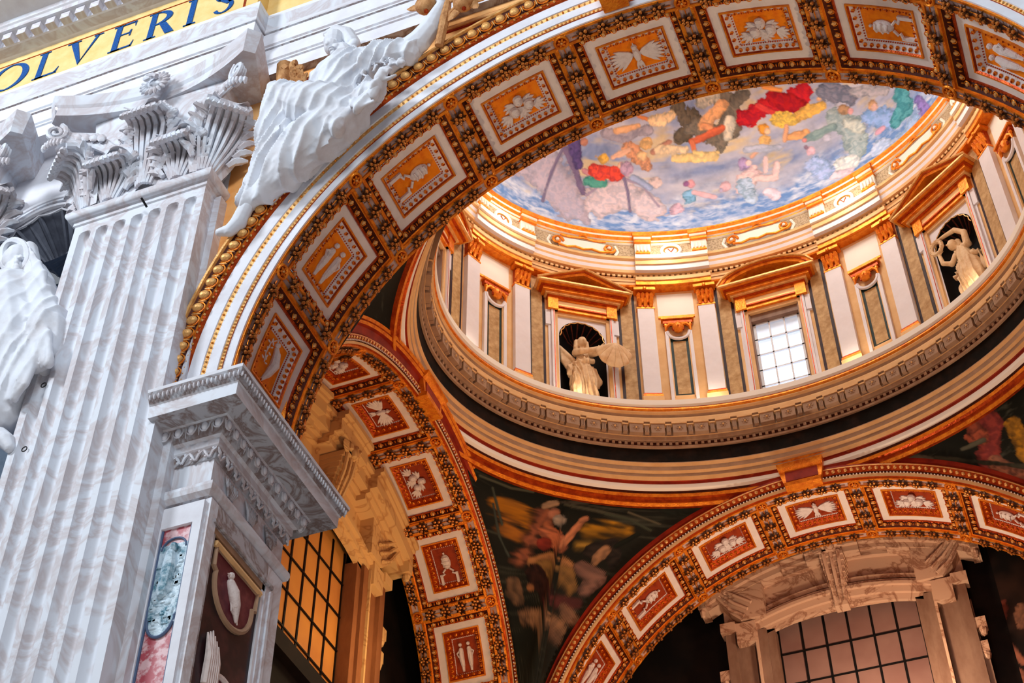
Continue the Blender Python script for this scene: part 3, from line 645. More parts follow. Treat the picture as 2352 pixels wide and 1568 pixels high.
DOME=[([(-5.18,9.15,16.16),(-4.67,10.12,15.92),(-4.43,10.72,15.35)],0.611,(0.5,0.45,0.58)),
([(-4.27,9.74,16.52),(-4.71,10.01,15.98),(-5.04,10.22,15.24)],0.051,(0.2,0.17,0.3)),
([(-4.21,9.82,16.51),(-4.14,10.33,16.18),(-4.1,10.74,15.75)],0.101,(0.2,0.15,0.28)),
([(-3.83,11.05,15.54),(-3.17,11.23,15.84),(-2.57,11.67,15.5)],0.437,(0.66,0.56,0.64)),
([(-4.04,10.82,15.69),(-3.56,10.86,16.05),(-3.12,10.98,16.2),(-2.65,11.31,16.05),(-2.35,11.73,15.52)],0.034,(0.35,0.28,0.42)),
([(-3.04,10.93,16.29),(-3.03,11.27,15.88),(-3.08,11.51,15.38)],0.045,(0.2,0.17,0.3)),
([(-3.96,9.72,16.72),(-4.04,10.26,16.31)],0.169,(0.1,0.07,0.22)),
([(-3.73,9.92,16.72)],0.107,(0.5,0.22,0.16)),
([(-3.94,10.44,16.22),(-3.68,10.7,16.14)],0.09,(0.55,0.25,0.3)),
([(-3.95,10.62,16.03),(-3.56,10.85,16.07)],0.146,(0.08,0.33,0.28)),
([(-3.66,10.57,16.28),(-3.2,10.87,16.27)],0.226,(0.72,0.07,0.05)),
([(-3.42,10.47,16.5)],0.17,(0.85,0.48,0.1)),
([(-3.04,10.78,16.43)],0.079,(0.85,0.5,0.35)),
([(-2.71,10.54,16.76),(-2.39,11.04,16.47)],0.204,(0.62,0.3,0.18)),
([(-2.28,10.65,16.82)],0.159,(0.75,0.45,0.2)),
([(-2.46,10.83,16.62)],0.136,(0.85,0.55,0.3)),
([(-2.16,10.87,16.69),(-1.67,10.82,16.85)],0.085,(0.5,0.24,0.18)),
([(-3.17,10.55,16.57),(-2.73,10.59,16.72)],0.074,(0.85,0.5,0.35)),
([(-2.91,10.91,16.38)],0.17,(0.5,0.34,0.5)),
([(-2.32,11.4,16.1)],0.17,(0.62,0.5,0.52)),
([(-2.81,11.11,16.21),(-2.46,11.43,15.98)],0.102,(0.35,0.42,0.65)),
([(-3.19,9.98,16.93),(-2.79,10.27,16.91),(-2.11,10.38,17.04)],0.147,(0.38,0.34,0.42)),
([(-2.89,10.07,16.99),(-2.34,10.2,17.09)],0.096,(0.82,0.46,0.25)),
([(-2.24,10.01,17.21),(-1.98,10.2,17.17)],0.057,(0.75,0.25,0.08)),
([(-1.18,10.19,17.32),(-1.0,10.75,17.01),(-1.38,10.82,16.91)],0.272,(0.15,0.12,0.09)),
([(-1.0,10.75,17.01),(-0.38,11.14,16.77),(0.07,10.86,16.99),(-0.05,10.38,17.29)],0.284,(0.2,0.17,0.14)),
([(-0.53,10.24,17.35),(-0.22,10.18,17.39)],0.204,(0.55,0.5,0.42)),
([(0.26,10.47,17.24),(0.57,10.4,17.26)],0.17,(0.16,0.14,0.12)),
([(-0.01,10.84,17.01),(-0.19,11.16,16.76)],0.148,(0.78,0.7,0.58)),
([(-0.09,10.48,17.24),(-0.54,10.7,17.09),(-0.72,10.79,17.01)],0.159,(0.88,0.45,0.22)),
([(-0.72,10.78,17.02),(-0.57,10.86,16.97)],0.097,(0.82,0.36,0.18)),
([(-0.28,10.96,16.92),(-0.86,11.01,16.84),(-1.12,11.0,16.82)],0.108,(0.7,0.15,0.07)),
([(-1.12,11.0,16.82),(-1.13,11.19,16.65)],0.068,(0.7,0.2,0.1)),
([(0.4,10.89,16.96),(0.9,10.76,17.01),(1.45,10.77,16.93),(1.99,10.62,16.92)],0.272,(0.55,0.015,0.03)),
([(1.24,10.59,17.08),(1.74,10.9,16.77)],0.249,(0.42,0.01,0.02)),
([(1.04,10.33,17.26),(1.44,10.48,17.12)],0.073,(0.9,0.35,0.1)),
([(0.76,10.69,17.08),(1.2,11.0,16.8)],0.079,(0.75,0.06,0.06)),
([(1.12,11.08,16.75),(1.54,11.14,16.62)],0.215,(0.88,0.58,0.12)),
([(1.72,11.1,16.61),(2.31,10.94,16.58)],0.158,(0.86,0.5,0.12)),
([(1.32,11.44,16.37),(1.77,11.41,16.28)],0.124,(0.85,0.42,0.18)),
([(0.76,11.19,16.7)],0.153,(0.8,0.34,0.06)),
([(0.83,11.26,16.63)],0.085,(0.9,0.6,0.4)),
([(1.34,11.24,16.57),(1.2,11.48,16.34)],0.073,(0.82,0.42,0.25)),
([(0.77,11.42,16.48),(0.26,11.64,16.27)],0.068,(0.88,0.5,0.36)),
([(0.71,11.43,16.47)],0.158,(0.88,0.52,0.2)),
([(2.31,10.8,16.7)],0.073,(0.85,0.5,0.3)),
([(0.15,11.9,15.91),(-0.12,12.05,15.63)],0.248,(0.86,0.6,0.62)),
([(0.02,11.72,16.17)],0.17,(0.4,0.3,0.55)),
([(0.15,11.72,16.18)],0.079,(0.85,0.62,0.62)),
([(0.25,11.97,15.77),(0.71,12.01,15.63),(0.83,11.83,15.95)],0.101,(0.86,0.62,0.64)),
([(0.51,11.9,15.87),(0.6,11.72,16.15)],0.068,(0.86,0.62,0.64)),
([(-0.11,12.02,15.68),(0.03,12.18,15.27)],0.214,(0.45,0.58,0.78)),
([(-1.43,11.7,16.0)],0.125,(0.78,0.38,0.45)),
([(-1.55,11.67,16.02)],0.085,(0.28,0.12,0.3)),
([(-1.59,11.85,15.71)],0.226,(0.2,0.42,0.66)),
([(-1.4,11.84,15.79),(-0.92,12.01,15.58)],0.073,(0.8,0.5,0.58)),
([(-0.59,11.95,15.77)],0.135,(0.76,0.48,0.56)),
([(-0.72,11.97,15.72)],0.056,(0.45,0.4,0.6)),
([(-1.92,11.89,15.43)],0.18,(0.72,0.48,0.62)),
([(0.44,12.15,15.32),(0.63,12.19,15.11)],0.146,(0.82,0.66,0.8)),
([(2.58,11.22,16.2),(2.96,11.41,15.72),(2.9,11.62,15.3)],0.347,(0.4,0.5,0.54)),
([(2.82,11.25,16.04),(3.14,11.33,15.71)],0.168,(0.58,0.64,0.62)),
([(1.75,11.51,16.16),(2.49,11.33,16.11)],0.124,(0.26,0.38,0.4)),
([(1.69,11.53,16.16)],0.068,(0.8,0.3,0.3)),
([(2.83,11.03,16.29)],0.168,(0.45,0.27,0.16)),
([(2.99,11.06,16.17)],0.078,(0.8,0.4,0.42)),
([(2.44,11.83,15.16),(2.66,11.77,15.07)],0.288,(0.72,0.76,0.8)),
([(2.17,11.94,14.99),(2.61,11.83,14.82)],0.133,(0.75,0.6,0.72)),
([(3.46,11.12,15.78),(3.84,11.09,15.43)],0.288,(0.28,0.45,0.85)),
([(3.57,10.92,15.98)],0.15,(0.62,0.36,0.2)),
([(3.58,10.96,15.92)],0.1,(0.88,0.55,0.48)),
([(3.46,11.45,14.93)],0.302,(0.52,0.64,0.92)),
([(3.49,11.32,15.37),(3.64,11.24,15.36)],0.088,(0.7,0.4,0.55)),
([(1.75,11.7,15.9)],0.135,(0.78,0.5,0.62)),
([(1.67,11.65,16.01)],0.067,(0.3,0.2,0.3)),
([(1.77,11.88,15.54),(1.99,11.94,15.24)],0.268,(0.4,0.52,0.86)),
([(2.26,11.5,15.99)],0.112,(0.6,0.6,0.75)),
([(4.26,10.61,15.76),(4.31,10.81,15.36),(4.03,11.04,15.27)],0.231,(0.08,0.34,0.42)),
([(4.64,10.61,15.21),(4.72,10.65,14.62)],0.185,(0.26,0.2,0.58)),
([(4.33,10.95,14.76),(3.96,11.19,14.46)],0.304,(0.36,0.52,0.84)),
([(4.64,10.66,14.16)],0.107,(0.15,0.3,0.6)),
([(2.52,10.63,16.76),(3.09,10.79,16.4)],0.281,(0.22,0.23,0.32)),
([(3.22,10.71,16.41),(3.93,10.63,16.04)],0.167,(0.42,0.4,0.46)),
([(-1.63,11.18,16.56),(-0.67,11.43,16.48)],0.148,(0.92,0.66,0.3)),
([(0.18,11.5,16.44),(0.99,11.59,16.26)],0.113,(0.5,0.54,0.7)),
([(-2.0,10.88,16.73),(-1.36,11.1,16.69)],0.136,(0.86,0.66,0.44)),
([(-1.88,10.24,17.17),(-1.43,10.31,17.22)],0.17,(0.85,0.62,0.38))]
def hashn(ix, iy, sd):
    q = np.sin(ix*127.1+iy*311.7+sd*74.7)*43758.5453; return q-np.floor(q)
def vnoise(x, y, sd=0):
    ix, iy = np.floor(x), np.floor(y); fx, fy = x-ix, y-iy; fx = fx*fx*(3-2*fx); fy = fy*fy*(3-2*fy)
    return (hashn(ix, iy, sd)*(1-fx)+hashn(ix+1, iy, sd)*fx)*(1-fy)+(hashn(ix, iy+1, sd)*(1-fx)+hashn(ix+1, iy+1, sd)*fx)*fy
def fbm(x, y, sd=0, o=4): return sum(vnoise(x*2**i, y*2**i, sd+i)*.5**(i+1) for i in range(o))/(1-.5**o)
def paint_strokes(P, col, strokes, u, v, soft=.03, wob=.06, fold=.5, N=(0, 0, 1)):
    n1 = fbm(u*3.2, v*3.2, 5)-.5; n3 = fbm(u*11, v*11, 3)-.5; n4 = fbm(u*5.5, v*5.5, 21)-.5; N = np.array(N, float)
    for i, (pts, r, c) in enumerate(strokes):
        pts = np.array(pts); d = np.full(len(P), 9.); ac = np.zeros(len(P)); al = np.zeros(len(P)); t0 = 0.
        for a, b in zip(pts[:max(1, len(pts)-1)], pts[1:] if len(pts) > 1 else pts+np.array([1e-3, 0, 0])):
            ab = b-a; L = max((ab**2).sum(), 1e-9); hh = ((P-a)@ab)/L; h = np.clip(hh, 0, 1); q = np.linalg.norm(P-a-h[:, None]*ab, axis=1); m = q < d
            cr = np.cross(ab/np.sqrt(L), N); s_ = (P-a)@cr; ac[m] = s_[m]/r; al[m] = t0+h[m]*np.sqrt(L); t0 += np.sqrt(L); d[m] = q[m]
        big = min(1., r*5)
        taper = 1-.28*np.clip(np.abs(al-t0*.45)/max(t0, .01), 0, 1)
        d = d-r*taper*(1+1.1*n1*big+.5*n4)-wob*big*n3*1.4; w = np.clip(.5-d/(soft*1.1), 0, 1)[:, None]
        cl = np.sin(ac*4.2+n4*16*big+al*2.2+i*1.7); dm = min(1, .22/r); sh = 1+fold*big*dm*(.40*cl+n3*.8+n4*.8)-.30*np.clip(1+d/(r*.45), 0, 1)+.14*np.clip(-ac, -1, 1)
        warm = np.array([.05, .0, -.04])*cl[:, None]*big
        col[:] = col*(1-w)+np.clip(np.array(c)*sh[:, None]+warm*np.array(c).mean(), 0, 1)*w
def setpaint(me, col):
    a = me.color_attributes.new('Paint', 'FLOAT_COLOR', 'POINT'); a.data.foreach_set('color', np.concatenate([col, np.ones((len(col), 1))], 1).astype(np.float32).ravel())
nt_, nf = 900, 330
tt, ff = np.meshgrid(np.radians(np.linspace(-60, 240, nt_+1)), np.linspace(0, R_(86), nf+1), indexing='ij')
P = np.stack([DA*np.cos(tt)*np.cos(ff), YC+DB*np.sin(tt)*np.cos(ff), DZ+DH*np.sin(ff)], 2).reshape(-1, 3)
X_, Y_ = tt.ravel()*6.2, ff.ravel()*4.2; hz = (P[:, 2]-DZ)/DH; n1 = fbm(X_*.8, Y_*.8, 1); n2 = fbm(X_*3, Y_*3, 2); n3 = fbm(X_*9, Y_*9, 7)
lerp2 = lambda a, b, w: a*(1-w[:, None])+np.array(b)*w[:, None]
lerp = lambda a, b, w: np.array(a)*(1-w[:, None])+np.array(b)*w[:, None]
n5 = fbm(X_*2.2+2*n1, Y_*9+3*n2, 31); sea = lerp((.16, .30, .64), (.66, .72, .88), np.clip((n5-.33)*2.2+(n3-.5)*.9, 0, 1)); sky = lerp((.24, .31, .54), (.58, .57, .68), np.clip((fbm(X_*.7, Y_*2.4, 13)-.3)*2.4, 0, 1))
sky = lerp2(sky, (.80, .60, .28), np.clip((fbm(X_*.9+4, Y_*3, 17)-.56)*4, 0, .75))
sky = sky*(1-np.clip((n2-.5)*1.2, 0, .5)[:, None]*.5)
w = np.clip((hz-.20-.18*(n1-.5)-.25*(n2-.5))*7, 0, 1); col = sea*(1-w[:, None])+sky*w[:, None]
col += (n3-.5)[:, None]*.10
paint_strokes(P, col, DOME, X_, Y_)
me = bpy.data.meshes.new('dome_painting'); idx = np.arange((nt_+1)*(nf+1)).reshape(nt_+1, nf+1)
fs = np.stack([idx[:-1, :-1], idx[1:, :-1], idx[1:, 1:], idx[:-1, 1:]], 2).reshape(-1, 4)
me.from_pydata(P.tolist(), [], fs.tolist()); me.polygons.foreach_set('use_smooth', [True]*len(fs)); me.materials.append(M['paint']); setpaint(me, np.clip(col, 0, 1))
tag(bpy.data.objects.new('dome_mosaic', me), 'painted oval dome with blue waves, boats, a red-robed figure and floating figures', 'painting'); COL.objects.link(bpy.data.objects.new('tmp', None)); bpy.data.objects.remove(bpy.data.objects['tmp'])
COL.objects.link(bpy.data.objects['dome_mosaic'])
mb = MB(); mb.grid(lambda a, b: Vector((DA*Cc(R_(240+60*a))*Cc(R_(86)*b), YC+DB*S(R_(240+60*a))*Cc(R_(86)*b), DZ+DH*S(R_(86)*b))), 20, 16, 'stucco'); mb.build('ceiling_1', kind='structure')
# ---- pendentives between ring and arches
def pend(t, b):
    top = np.array([(A0+.05)*Cc(t), (B0+.05)*S(t)]); k = min(6.73/max(abs(top[0]), 1e-6), 5.43/max(abs(top[1]), 1e-6)); B = top*k
    if 6.73/max(abs(top[0]), 1e-6) < 5.43/max(abs(top[1]), 1e-6): r, z0, s = 5.3, .94, abs(B[1])
    else: r, z0, s = 6.7, -.27, abs(B[0])
    zz = z0+math.sqrt(max(r*r-s*s, 0)) if s < r else z0-.6
    lf = min(1, max(0, (-S(t)-.35)/.5)); zt = 6.15+.75*lf*lf*(3-2*lf)
    q = top+(B-top)*b; return (q[0], max(YC+q[1], 2.16), zt+(min(zz+.7*lf, zt-.05)-zt)*b)
PL = {0: ('right rear', 'pendentive mosaic at the right edge with a red cloud and gold sky'), 1: ('left rear', 'pendentive mosaic of a bearded robed figure praying before gold sky'), 2: ('left front', 'dark green pendentive mosaic half hidden behind the foreground arch'), 3: ('right front', 'dark pendentive mosaic at the front right corner behind the foreground arch')}
for q in range(4):
    m, nb = (330, 130) if q < 2 else (160, 50)
    P = np.array([pend(q*PI/2+PI/2*i/m, j/nb) for i in range(m+1) for j in range(nb+1)])
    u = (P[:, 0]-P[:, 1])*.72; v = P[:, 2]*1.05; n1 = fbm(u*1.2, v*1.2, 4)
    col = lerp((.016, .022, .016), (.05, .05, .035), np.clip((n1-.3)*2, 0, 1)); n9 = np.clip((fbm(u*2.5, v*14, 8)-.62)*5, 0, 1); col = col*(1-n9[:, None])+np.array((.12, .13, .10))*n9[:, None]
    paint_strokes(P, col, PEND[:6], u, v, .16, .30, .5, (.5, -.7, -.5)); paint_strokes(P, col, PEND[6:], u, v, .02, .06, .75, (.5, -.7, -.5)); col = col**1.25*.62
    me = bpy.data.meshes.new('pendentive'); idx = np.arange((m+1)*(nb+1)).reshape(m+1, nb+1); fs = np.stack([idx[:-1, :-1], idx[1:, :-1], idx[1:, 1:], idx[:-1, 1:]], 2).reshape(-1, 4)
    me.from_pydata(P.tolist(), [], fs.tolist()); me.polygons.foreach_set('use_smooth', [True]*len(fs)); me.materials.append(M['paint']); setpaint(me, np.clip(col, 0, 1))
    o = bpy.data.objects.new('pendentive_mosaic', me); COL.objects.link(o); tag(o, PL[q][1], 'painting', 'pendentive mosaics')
# keystone blocks where ring and arches meet
kb = MB()
prof = [(0, 5.98), (-.30, 5.98), (-.32, 6.06), (-.26, 6.08), (-.24, 6.42), (-.34, 6.48), (-.38, 6.56), (0, 6.6)]
for s in (0,):
    vs = [(sg*(.40+.12*(z-5.98)/.6), y, z) for sg in (-1, 1) for y, z in prof]; n = len(prof)
    kb.add(vs, [tuple(range(n)), tuple(range(2*n-1, n-1, -1))]+[(i, (i+1) % n, n+(i+1) % n, n+i) for i in range(n)], 'gold')
kb.box(-.36, .36, -.27, -.2, 6.12, 6.38, 'redband')
km = kb.mesh('keystone_block')
for nm, mtx, lb in (('b', Matrix.Translation((0, 12.80, .02)), 'gilt keystone block above the crown of the back arch'), ('l', Matrix.Translation((-6.80, 7.31, .0)) @ Matrix.Rotation(PI/2, 4, 'Z'), 'gilt keystone block above the crown of the left side arch')):
    o = bpy.data.objects.new('keystone_block', km); COL.objects.link(o); o.matrix_world = mtx; tag(o, lb, 'keystone')
# ---- pilasters of the drum, in pairs between the bays
def scroll(mb, c, r, k, ax='y', turns=1.6, th=.02, sg=1):
    pts = []
    for i in range(18):
        a = sg*turns*2*PI*i/17; q = r*(1-i/20); pts.append((c[0]+q*Cc(a), c[1], c[2]+q*S(a)))
    mb.tube(pts, th, k, 5)
def drum_pilaster():
    t = empty('drum_pilaster')
    a = MB(); a.box(-.205, .205, -.14, .02, .62, 3.52, 'lilac'); a.box(-.225, .225, -.15, .02, 3.50, 3.55, 'gold'); a.build('shaft', t, False)
    a = MB(); a.box(-.25, .25, -.17, .02, 0, .50, 'cream'); a.box(-.235, .235, -.165, .02, .50, .57, 'gold'); a.box(-.215, .215, -.15, .02, .57, .62, 'goldr'); a.build('base', t, False)
    a = MB(); a.box(-.19, .19, -.12, .02, 3.55, 4.10, 'goldr')
    for r_, z0, h, n in ((0, 3.56, .22, 3), (1, 3.70, .28, 4)):
        for i in range(n):
            x = (-.5+(i+.5)/n)*.42; a.tube([(x, -.13, z0), (x, -.16, z0+h*.6), (x, -.22, z0+h*.95), (x, -.25, z0+h*.85)], [.05, .055, .05, .03], 'gold', 6)
            for s in (-1, 1): a.ell((x+s*.035, -.18, z0+h*.8), (.03, .03, .045), 'gold', 6)
    cp = a.build('capital', t)
    for s in (-1, 1): a = MB(); scroll(a, (s*.20, -.20, 4.0), .085, 'gold', th=.028, sg=s); a.tube([(s*.03, -.15, 3.85), (s*.12, -.19, 4.0), (s*.2, -.21, 4.06)], .025, 'gold', 6)
    a = MB(); a.box(-.27, .27, -.24, .02, 4.10, 4.19, 'gold'); a.ell((0, -.25, 4.13), (.05, .04, .06), 'gold', 6); a.build('abacus', cp)
    return t
proto = drum_pilaster(); used = False
sides = {-3: 'at the far right behind the foreground arch', -2: 'right of the wreath-bearer niche', -1: 'between the drum window and the wreath-bearer niche', 0: 'between the shell-bearer niche and the drum window', 1: 'left of the shell-bearer niche', 2: 'at the far left behind the foreground arch'}
for i in range(-3, 3):
    for j, ds in enumerate((.337, .656)):
        o = proto if not used else copy_tree(proto); used = True
        o.matrix_world = dframe(i+ds, -.2, 8.62)
        tag(o, '%s drum pilaster of the pair %s' % ('right' if j == 0 else 'left', sides[i]), 'pilaster', 'pilasters of the drum')
# framed panels with a gilt mask between the pilasters
def drum_panel():
    t = empty('wall_panel')
    a = MB()
    for s in (-1, 1): a.box(*sorted((s*.33, s*.25)), -.10, .02, .40, 2.72, 'lilac'); a.box(*sorted((s*.25, s*.22)), -.07, .02, .55, 2.6, 'cream')
    a.box(-.36, .36, -.12, .02, .18, .40, 'cream'); a.box(-.25, .25, -.06, .02, .40, .60, 'cream'); a.box(-.36, .36, -.13, .02, 2.98, 3.10, 'goldr'); a.box(-.40, .40, -.17, .02, 3.10, 3.16, 'gold')
    pts = [(.27*Cc(q), -.08, 2.72+.25*S(q)-.0) for q in [PI*(1+k/12) for k in range(13)]]; a.tube(pts, .045, 'lilac', 6)
    a.build('frame', t, False)
    a = MB(); a.box(-.23, .23, -.03, .02, .58, 2.60, 'green'); a.box(-.155, .155, -.036, .02, .66, 2.42, 'brown'); a.build('green_bordered_inlay', t, False)
    a = MB(); a.ell((0, -.14, 2.80), (.15, .11, .17), 'gold', 10); a.ell((0, -.25, 2.78), (.025, .03, .04), 'gold', 6)
    for s in (-1, 1):
        a.ell((s*.045, -.20, 2.87), (.02, .015, .015), 'goldr', 5); a.tube([(s*.08, -.13, 2.92), (s*.2, -.12, 2.95), (s*.29, -.10, 2.86), (s*.30, -.09, 2.72)], [.05, .05, .045, .02], 'gold', 6); a.ell((s*.30, -.10, 2.93), .05, 'gold', 6); a.ell((s*.11, -.14, 2.75), (.05, .04, .07), 'goldr', 6)
    a.tube([(-.12, -.14, 2.74), (0, -.16, 2.68), (.12, -.14, 2.74)], .035, 'gold', 6); a.build('mask', t)
    a = MB(); a.box(-.45, .45, -.02, .02, 3.30, 4.12, 'white'); a.box(-.45, .45, -.05, .02, 3.26, 3.32, 'gold'); a.build('upper_field', t, False)
    return t
proto = drum_panel(); used = False
for i in range(-3, 3):
    o = proto if not used else copy_tree(proto); used = True
    o.matrix_world = dframe(i+.4965, -.2, 8.62); tag(o, 'gilt-masked inlaid panel %s' % sides[i], 'panel', 'mask panels of the drum')
# brown marble fields beside the windows and niches
a = MB(); a.box(-.22, .22, -.02, .02, 0, 4.18, 'maroon'); a.box(-.150, .150, -.026, .02, .0, 4.18, 'brown'); bm = a.mesh('marble_field', False)
near = {-3: 'at the far right end of the drum', -2: 'the far right drum window', -1: 'the wreath-bearer niche', 0: 'the drum window with the white panes', 1: 'the shell-bearer niche', 2: 'the far left pediment'}
for i in range(-2, 3):
    for sg in (-1, 1):
        o = bpy.data.objects.new('marble_field', bm); COL.objects.link(o); o.matrix_world = dframe(i+sg*.243, -.2, 8.62)
        tag(o, 'tall brown marble field on the %s of %s' % ('left' if sg > 0 else 'right', near[i]), 'wall panel', 'brown marble fields of the drum')
# gilt pedimented frames: windows at even bays, statue niches at odd bays
def aedicule(niche, arched):
    t = empty('statue_niche' if niche else 'drum_window'); hw = .62; H = 3.02
    a = MB()
    for s in (-1, 1):
        a.box(*sorted((s*hw, s*.70)), -.10, .02, 0, H+.02, 'cream'); a.box(*sorted((s*.70, s*.79)), -.16, .02, 0, H, 'lilac'); a.box(*sorted((s*.79, s*.86)), -.10, .02, 0, H-.25, 'maroon' if 0 else 'lilac')
        a.box(*sorted((s*.715, s*.735)), -.165, .0, 0, H, 'goldr'); a.box(*sorted((s*.80, s*.93)), -.13, .02, H-.5, H, 'lilac')
    a.box(-.66, .66, -.09, .02, H-.09, H+.02, 'cream'); a.build('frame', t, False)
    a = MB()
    for z0, z1, w_, y, k in ((H, H+.10, .80, -.16, 'gold'), (H+.10, H+.14, .83, -.20, 'goldr'), (H+.14, H+.20, .81, -.18, 'goldp'), (H+.20, H+.34, .80, -.16, 'cream'), (H+.34, H+.40, .84, -.19, 'gold'), (H+.40, H+.44, .90, -.24, 'goldr'), (H+.44, H+.50, .96, -.30, 'goldp'), (H+.50, H+.58, 1.04, -.36, 'gold'), (H+.58, H+.61, 1.10, -.42, 'goldr'), (H+.61, H+.66, 1.16, -.46, 'gold'), (H+.66, H+.71, 1.22, -.52, 'goldp')):
        a.box(-w_, w_, y, .02, z0, z1, k)
    for s in (-1, 1): a.box(*sorted((s*.62, s*.88)), -.21, .02, H+.0, H+.42, 'gold')
    a.build('entablature', t, False)
    a = MB(); zb = H+.71; n = 16
    if arched: top = [(-1.22+2.44*i/n, zb+.50*math.sqrt(max(0, 1-(-1+2*i/n)**2))**1.2) for i in range(n+1)]
    else: top = [(-1.22, zb), (0, zb+.56), (1.22, zb)]
    inn = [(x*.80, zb+(z-zb)*.72+.0) for x, z in top]
    for (x0, z0), (x1, z1), (u0, w0), (u1, w1) in zip(top[:-1], top[1:], inn[:-1], inn[1:]):
        for y, d, k in ((-.52, .0, 'gold'),):
            a.add([(x0, -.52, z0), (x1, -.52, z1), (u1, -.44, w1), (u0, -.44, w0), (x0, .02, z0), (x1, .02, z1), (u1, -.18, w1), (u0, -.18, w0)], [(0, 1, 2, 3), (0, 4, 5, 1), (3, 2, 6, 7)], k)
        a.tube([(x0, -.53, z0-.01), (x1, -.53, z1-.01)], .028, 'goldp', 5); a.tube([((x0+u0)/2, -.49, (z0+w0)/2), ((x1+u1)/2, -.49, (z1+w1)/2)], .022, 'goldr', 5)
    a.add([(x, -.18, z) for x, z in inn], [tuple(range(len(inn)))], 'deep'); a.build('pediment', t, False)
    if niche:
        a = MB(); r = .58; zs = 2.27; n = 16
        pts = [(r*Cc(PI*i/n), zs+r*S(PI*i/n)) for i in range(n+1)]
        for (x0, z0), (x1, z1) in zip(pts[:-1], pts[1:]): a.add([(x0, -.03, z0), (x1, -.03, z1), (x1, -.03, H-.08), (x0, -.03, H-.08)], [(0, 1, 2, 3)], 'lilac')
        for s in (-1, 1): a.box(*sorted((s*r, s*hw)), -.03, .0, 0, H-.08, 'lilac')
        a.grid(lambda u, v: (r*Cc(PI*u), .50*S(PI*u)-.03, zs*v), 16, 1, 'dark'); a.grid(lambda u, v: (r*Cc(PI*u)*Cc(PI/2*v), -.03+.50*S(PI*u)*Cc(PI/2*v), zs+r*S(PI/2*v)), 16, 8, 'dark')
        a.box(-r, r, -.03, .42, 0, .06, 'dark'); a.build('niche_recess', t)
        a = MB(); nn = 60
        def rim(q, y): w = 1-.055*abs(S(q*9)); return ((r-.02)*w*Cc(q), y, zs+(r-.02)*w*S(q))
        a.tube([rim(PI*i/nn, -.045) for i in range(nn+1)], .013, 'goldp', 4)
        for i in range(1, 9): q = PI*i/9; a.tube([((r-.05)*Cc(q), -.02, zs+(r-.05)*S(q)), (.3*Cc(q), .25, zs+.3*S(q)), (.05*Cc(q), .36, zs+.02)], [.02, .016, .008], 'deep', 5)
        a.build('shell', t)
    else:
        a = MB()
        for s in (-1, 1): a.box(*sorted((s*.585, s*.64)), -.04, .30, 0, H, 'jamb')
        a.box(-.6, .6, .0, .30, 2.72, H, 'jamb'); a.box(-.6, .6, -.03, .30, -.02, .12, 'cream'); a.build('reveal', t, False)
        a = MB()
        for i in range(4): x = -.56+1.12*i/3; w_ = .045 if i in (0, 3) else .02; a.box(x-w_, x+w_, .12, .17, .12, 2.72, 'wframe')
        for i in range(6): z = .14+2.56*i/5; a.box(-.6, .6, .12, .165, z-.02, z+.02, 'wframe')
        a.build('sash', t, False)
        a = MB(); a.box(-.6, .6, .18, .2, .12, 2.72, 'pane'); a.build('panes', t, False)
    return t
AL = {-2: 'gilt pedimented drum window at the far right', -1: 'gilt pedimented niche holding the wreath-bearer statue', 0: 'drum window with white panes under a curved gilt pediment', 1: 'gilt pedimented niche holding the shell-bearer statue', 2: 'gilt pediment and frame at the far left, mostly hidden'}
for i in range(-2, 3):
    o = aedicule(i % 2 == 1, i % 2 == 0); o.matrix_world = dframe(i, -.2, 8.68); tag(o, AL[i], 'niche' if i % 2 else 'window', 'aedicules of the drum')
# attic ornaments: cartouches over each opening, guttae brackets over each pilaster, round medallions between
def cartouche():
    t = empty('cartouche'); a = MB()
    a.box(-.62, .62, -.10, .02, .10, .42, 'white'); pts = [(-.66+1.32*i/12, -.13, .08+.03*Cc(i*PI/2)) for i in range(13)]; a.tube(pts, .035, 'gold', 6)
    a.tube([(x, -.12, .47+.02*Cc(x*9)) for x in [-.6+1.2*i/12 for i in range(13)]], .025, 'gold', 6); a.build('plate', t)
    for s in (-1, 1):
        a = MB(); scroll(a, (s*.68, -.12, .26), .16, 'gold', th=.035, sg=-s, turns=1.4); a.ell((s*.68, -.14, .26), .05, 'white', 8)
        a.build('scroll', t); a = MB(); a.tube([(s*.86, -.06, .44), (s*.93, -.06, .26), (s*.84, -.06, .08)], .04, 'white', 6); a.build('side_bracket', t)
    a = MB(); a.tube([(.1*Cc(q), -.12, .5+.1*S(q)) for q in [PI*i/8 for i in range(9)]], .025, 'gold', 5); a.build('crest', t); return t
def gutta():
    t = empty('guttae_bracket'); a = MB(); a.box(-.20, .20, -.09, .02, .0, .56, 'white'); a.box(-.22, .22, -.16, .02, .50, .62, 'gold'); a.box(-.25, .25, -.24, .02, .66, .80, 'gold'); a.box(-.22, .22, -.20, .02, .60, .70, 'white')
    a.box(-.19, .19, -.13, .02, .10, .16, 'gold'); a.build('block', t, False); a = MB()
    for i in range(4): x = -.135+.09*i; a.tube([(x, -.10, .42), (x, -.11, .3), (x, -.12, .20)], [.015, .024, .03], 'white', 6); a.ell((x, -.12, .19), .024, 'goldp', 6)
    a.build('guttae', t); return t
def medallion():
    t = empty('round_medallion'); a = MB(); a.tube([(.24*Cc(2*PI*i/24), -.03, .28+.20*S(2*PI*i/24)) for i in range(24)], .045, 'white', 6, True); a.tube([(.18*Cc(2*PI*i/24), -.03, .28+.145*S(2*PI*i/24)) for i in range(24)], .012, 'gold', 5, True); a.build('ring', t)
    a = MB(); a.ell((0, -.0, .28), (.16, .03, .13), 'white', 12); a.tube([(-.07, -.04, .33), (0, -.05, .20), (.07, -.04, .33)], .014, 'goldr', 5); a.build('centre', t); return t
pc, pg, pm = cartouche(), gutta(), medallion(); u1 = u2 = u3 = False
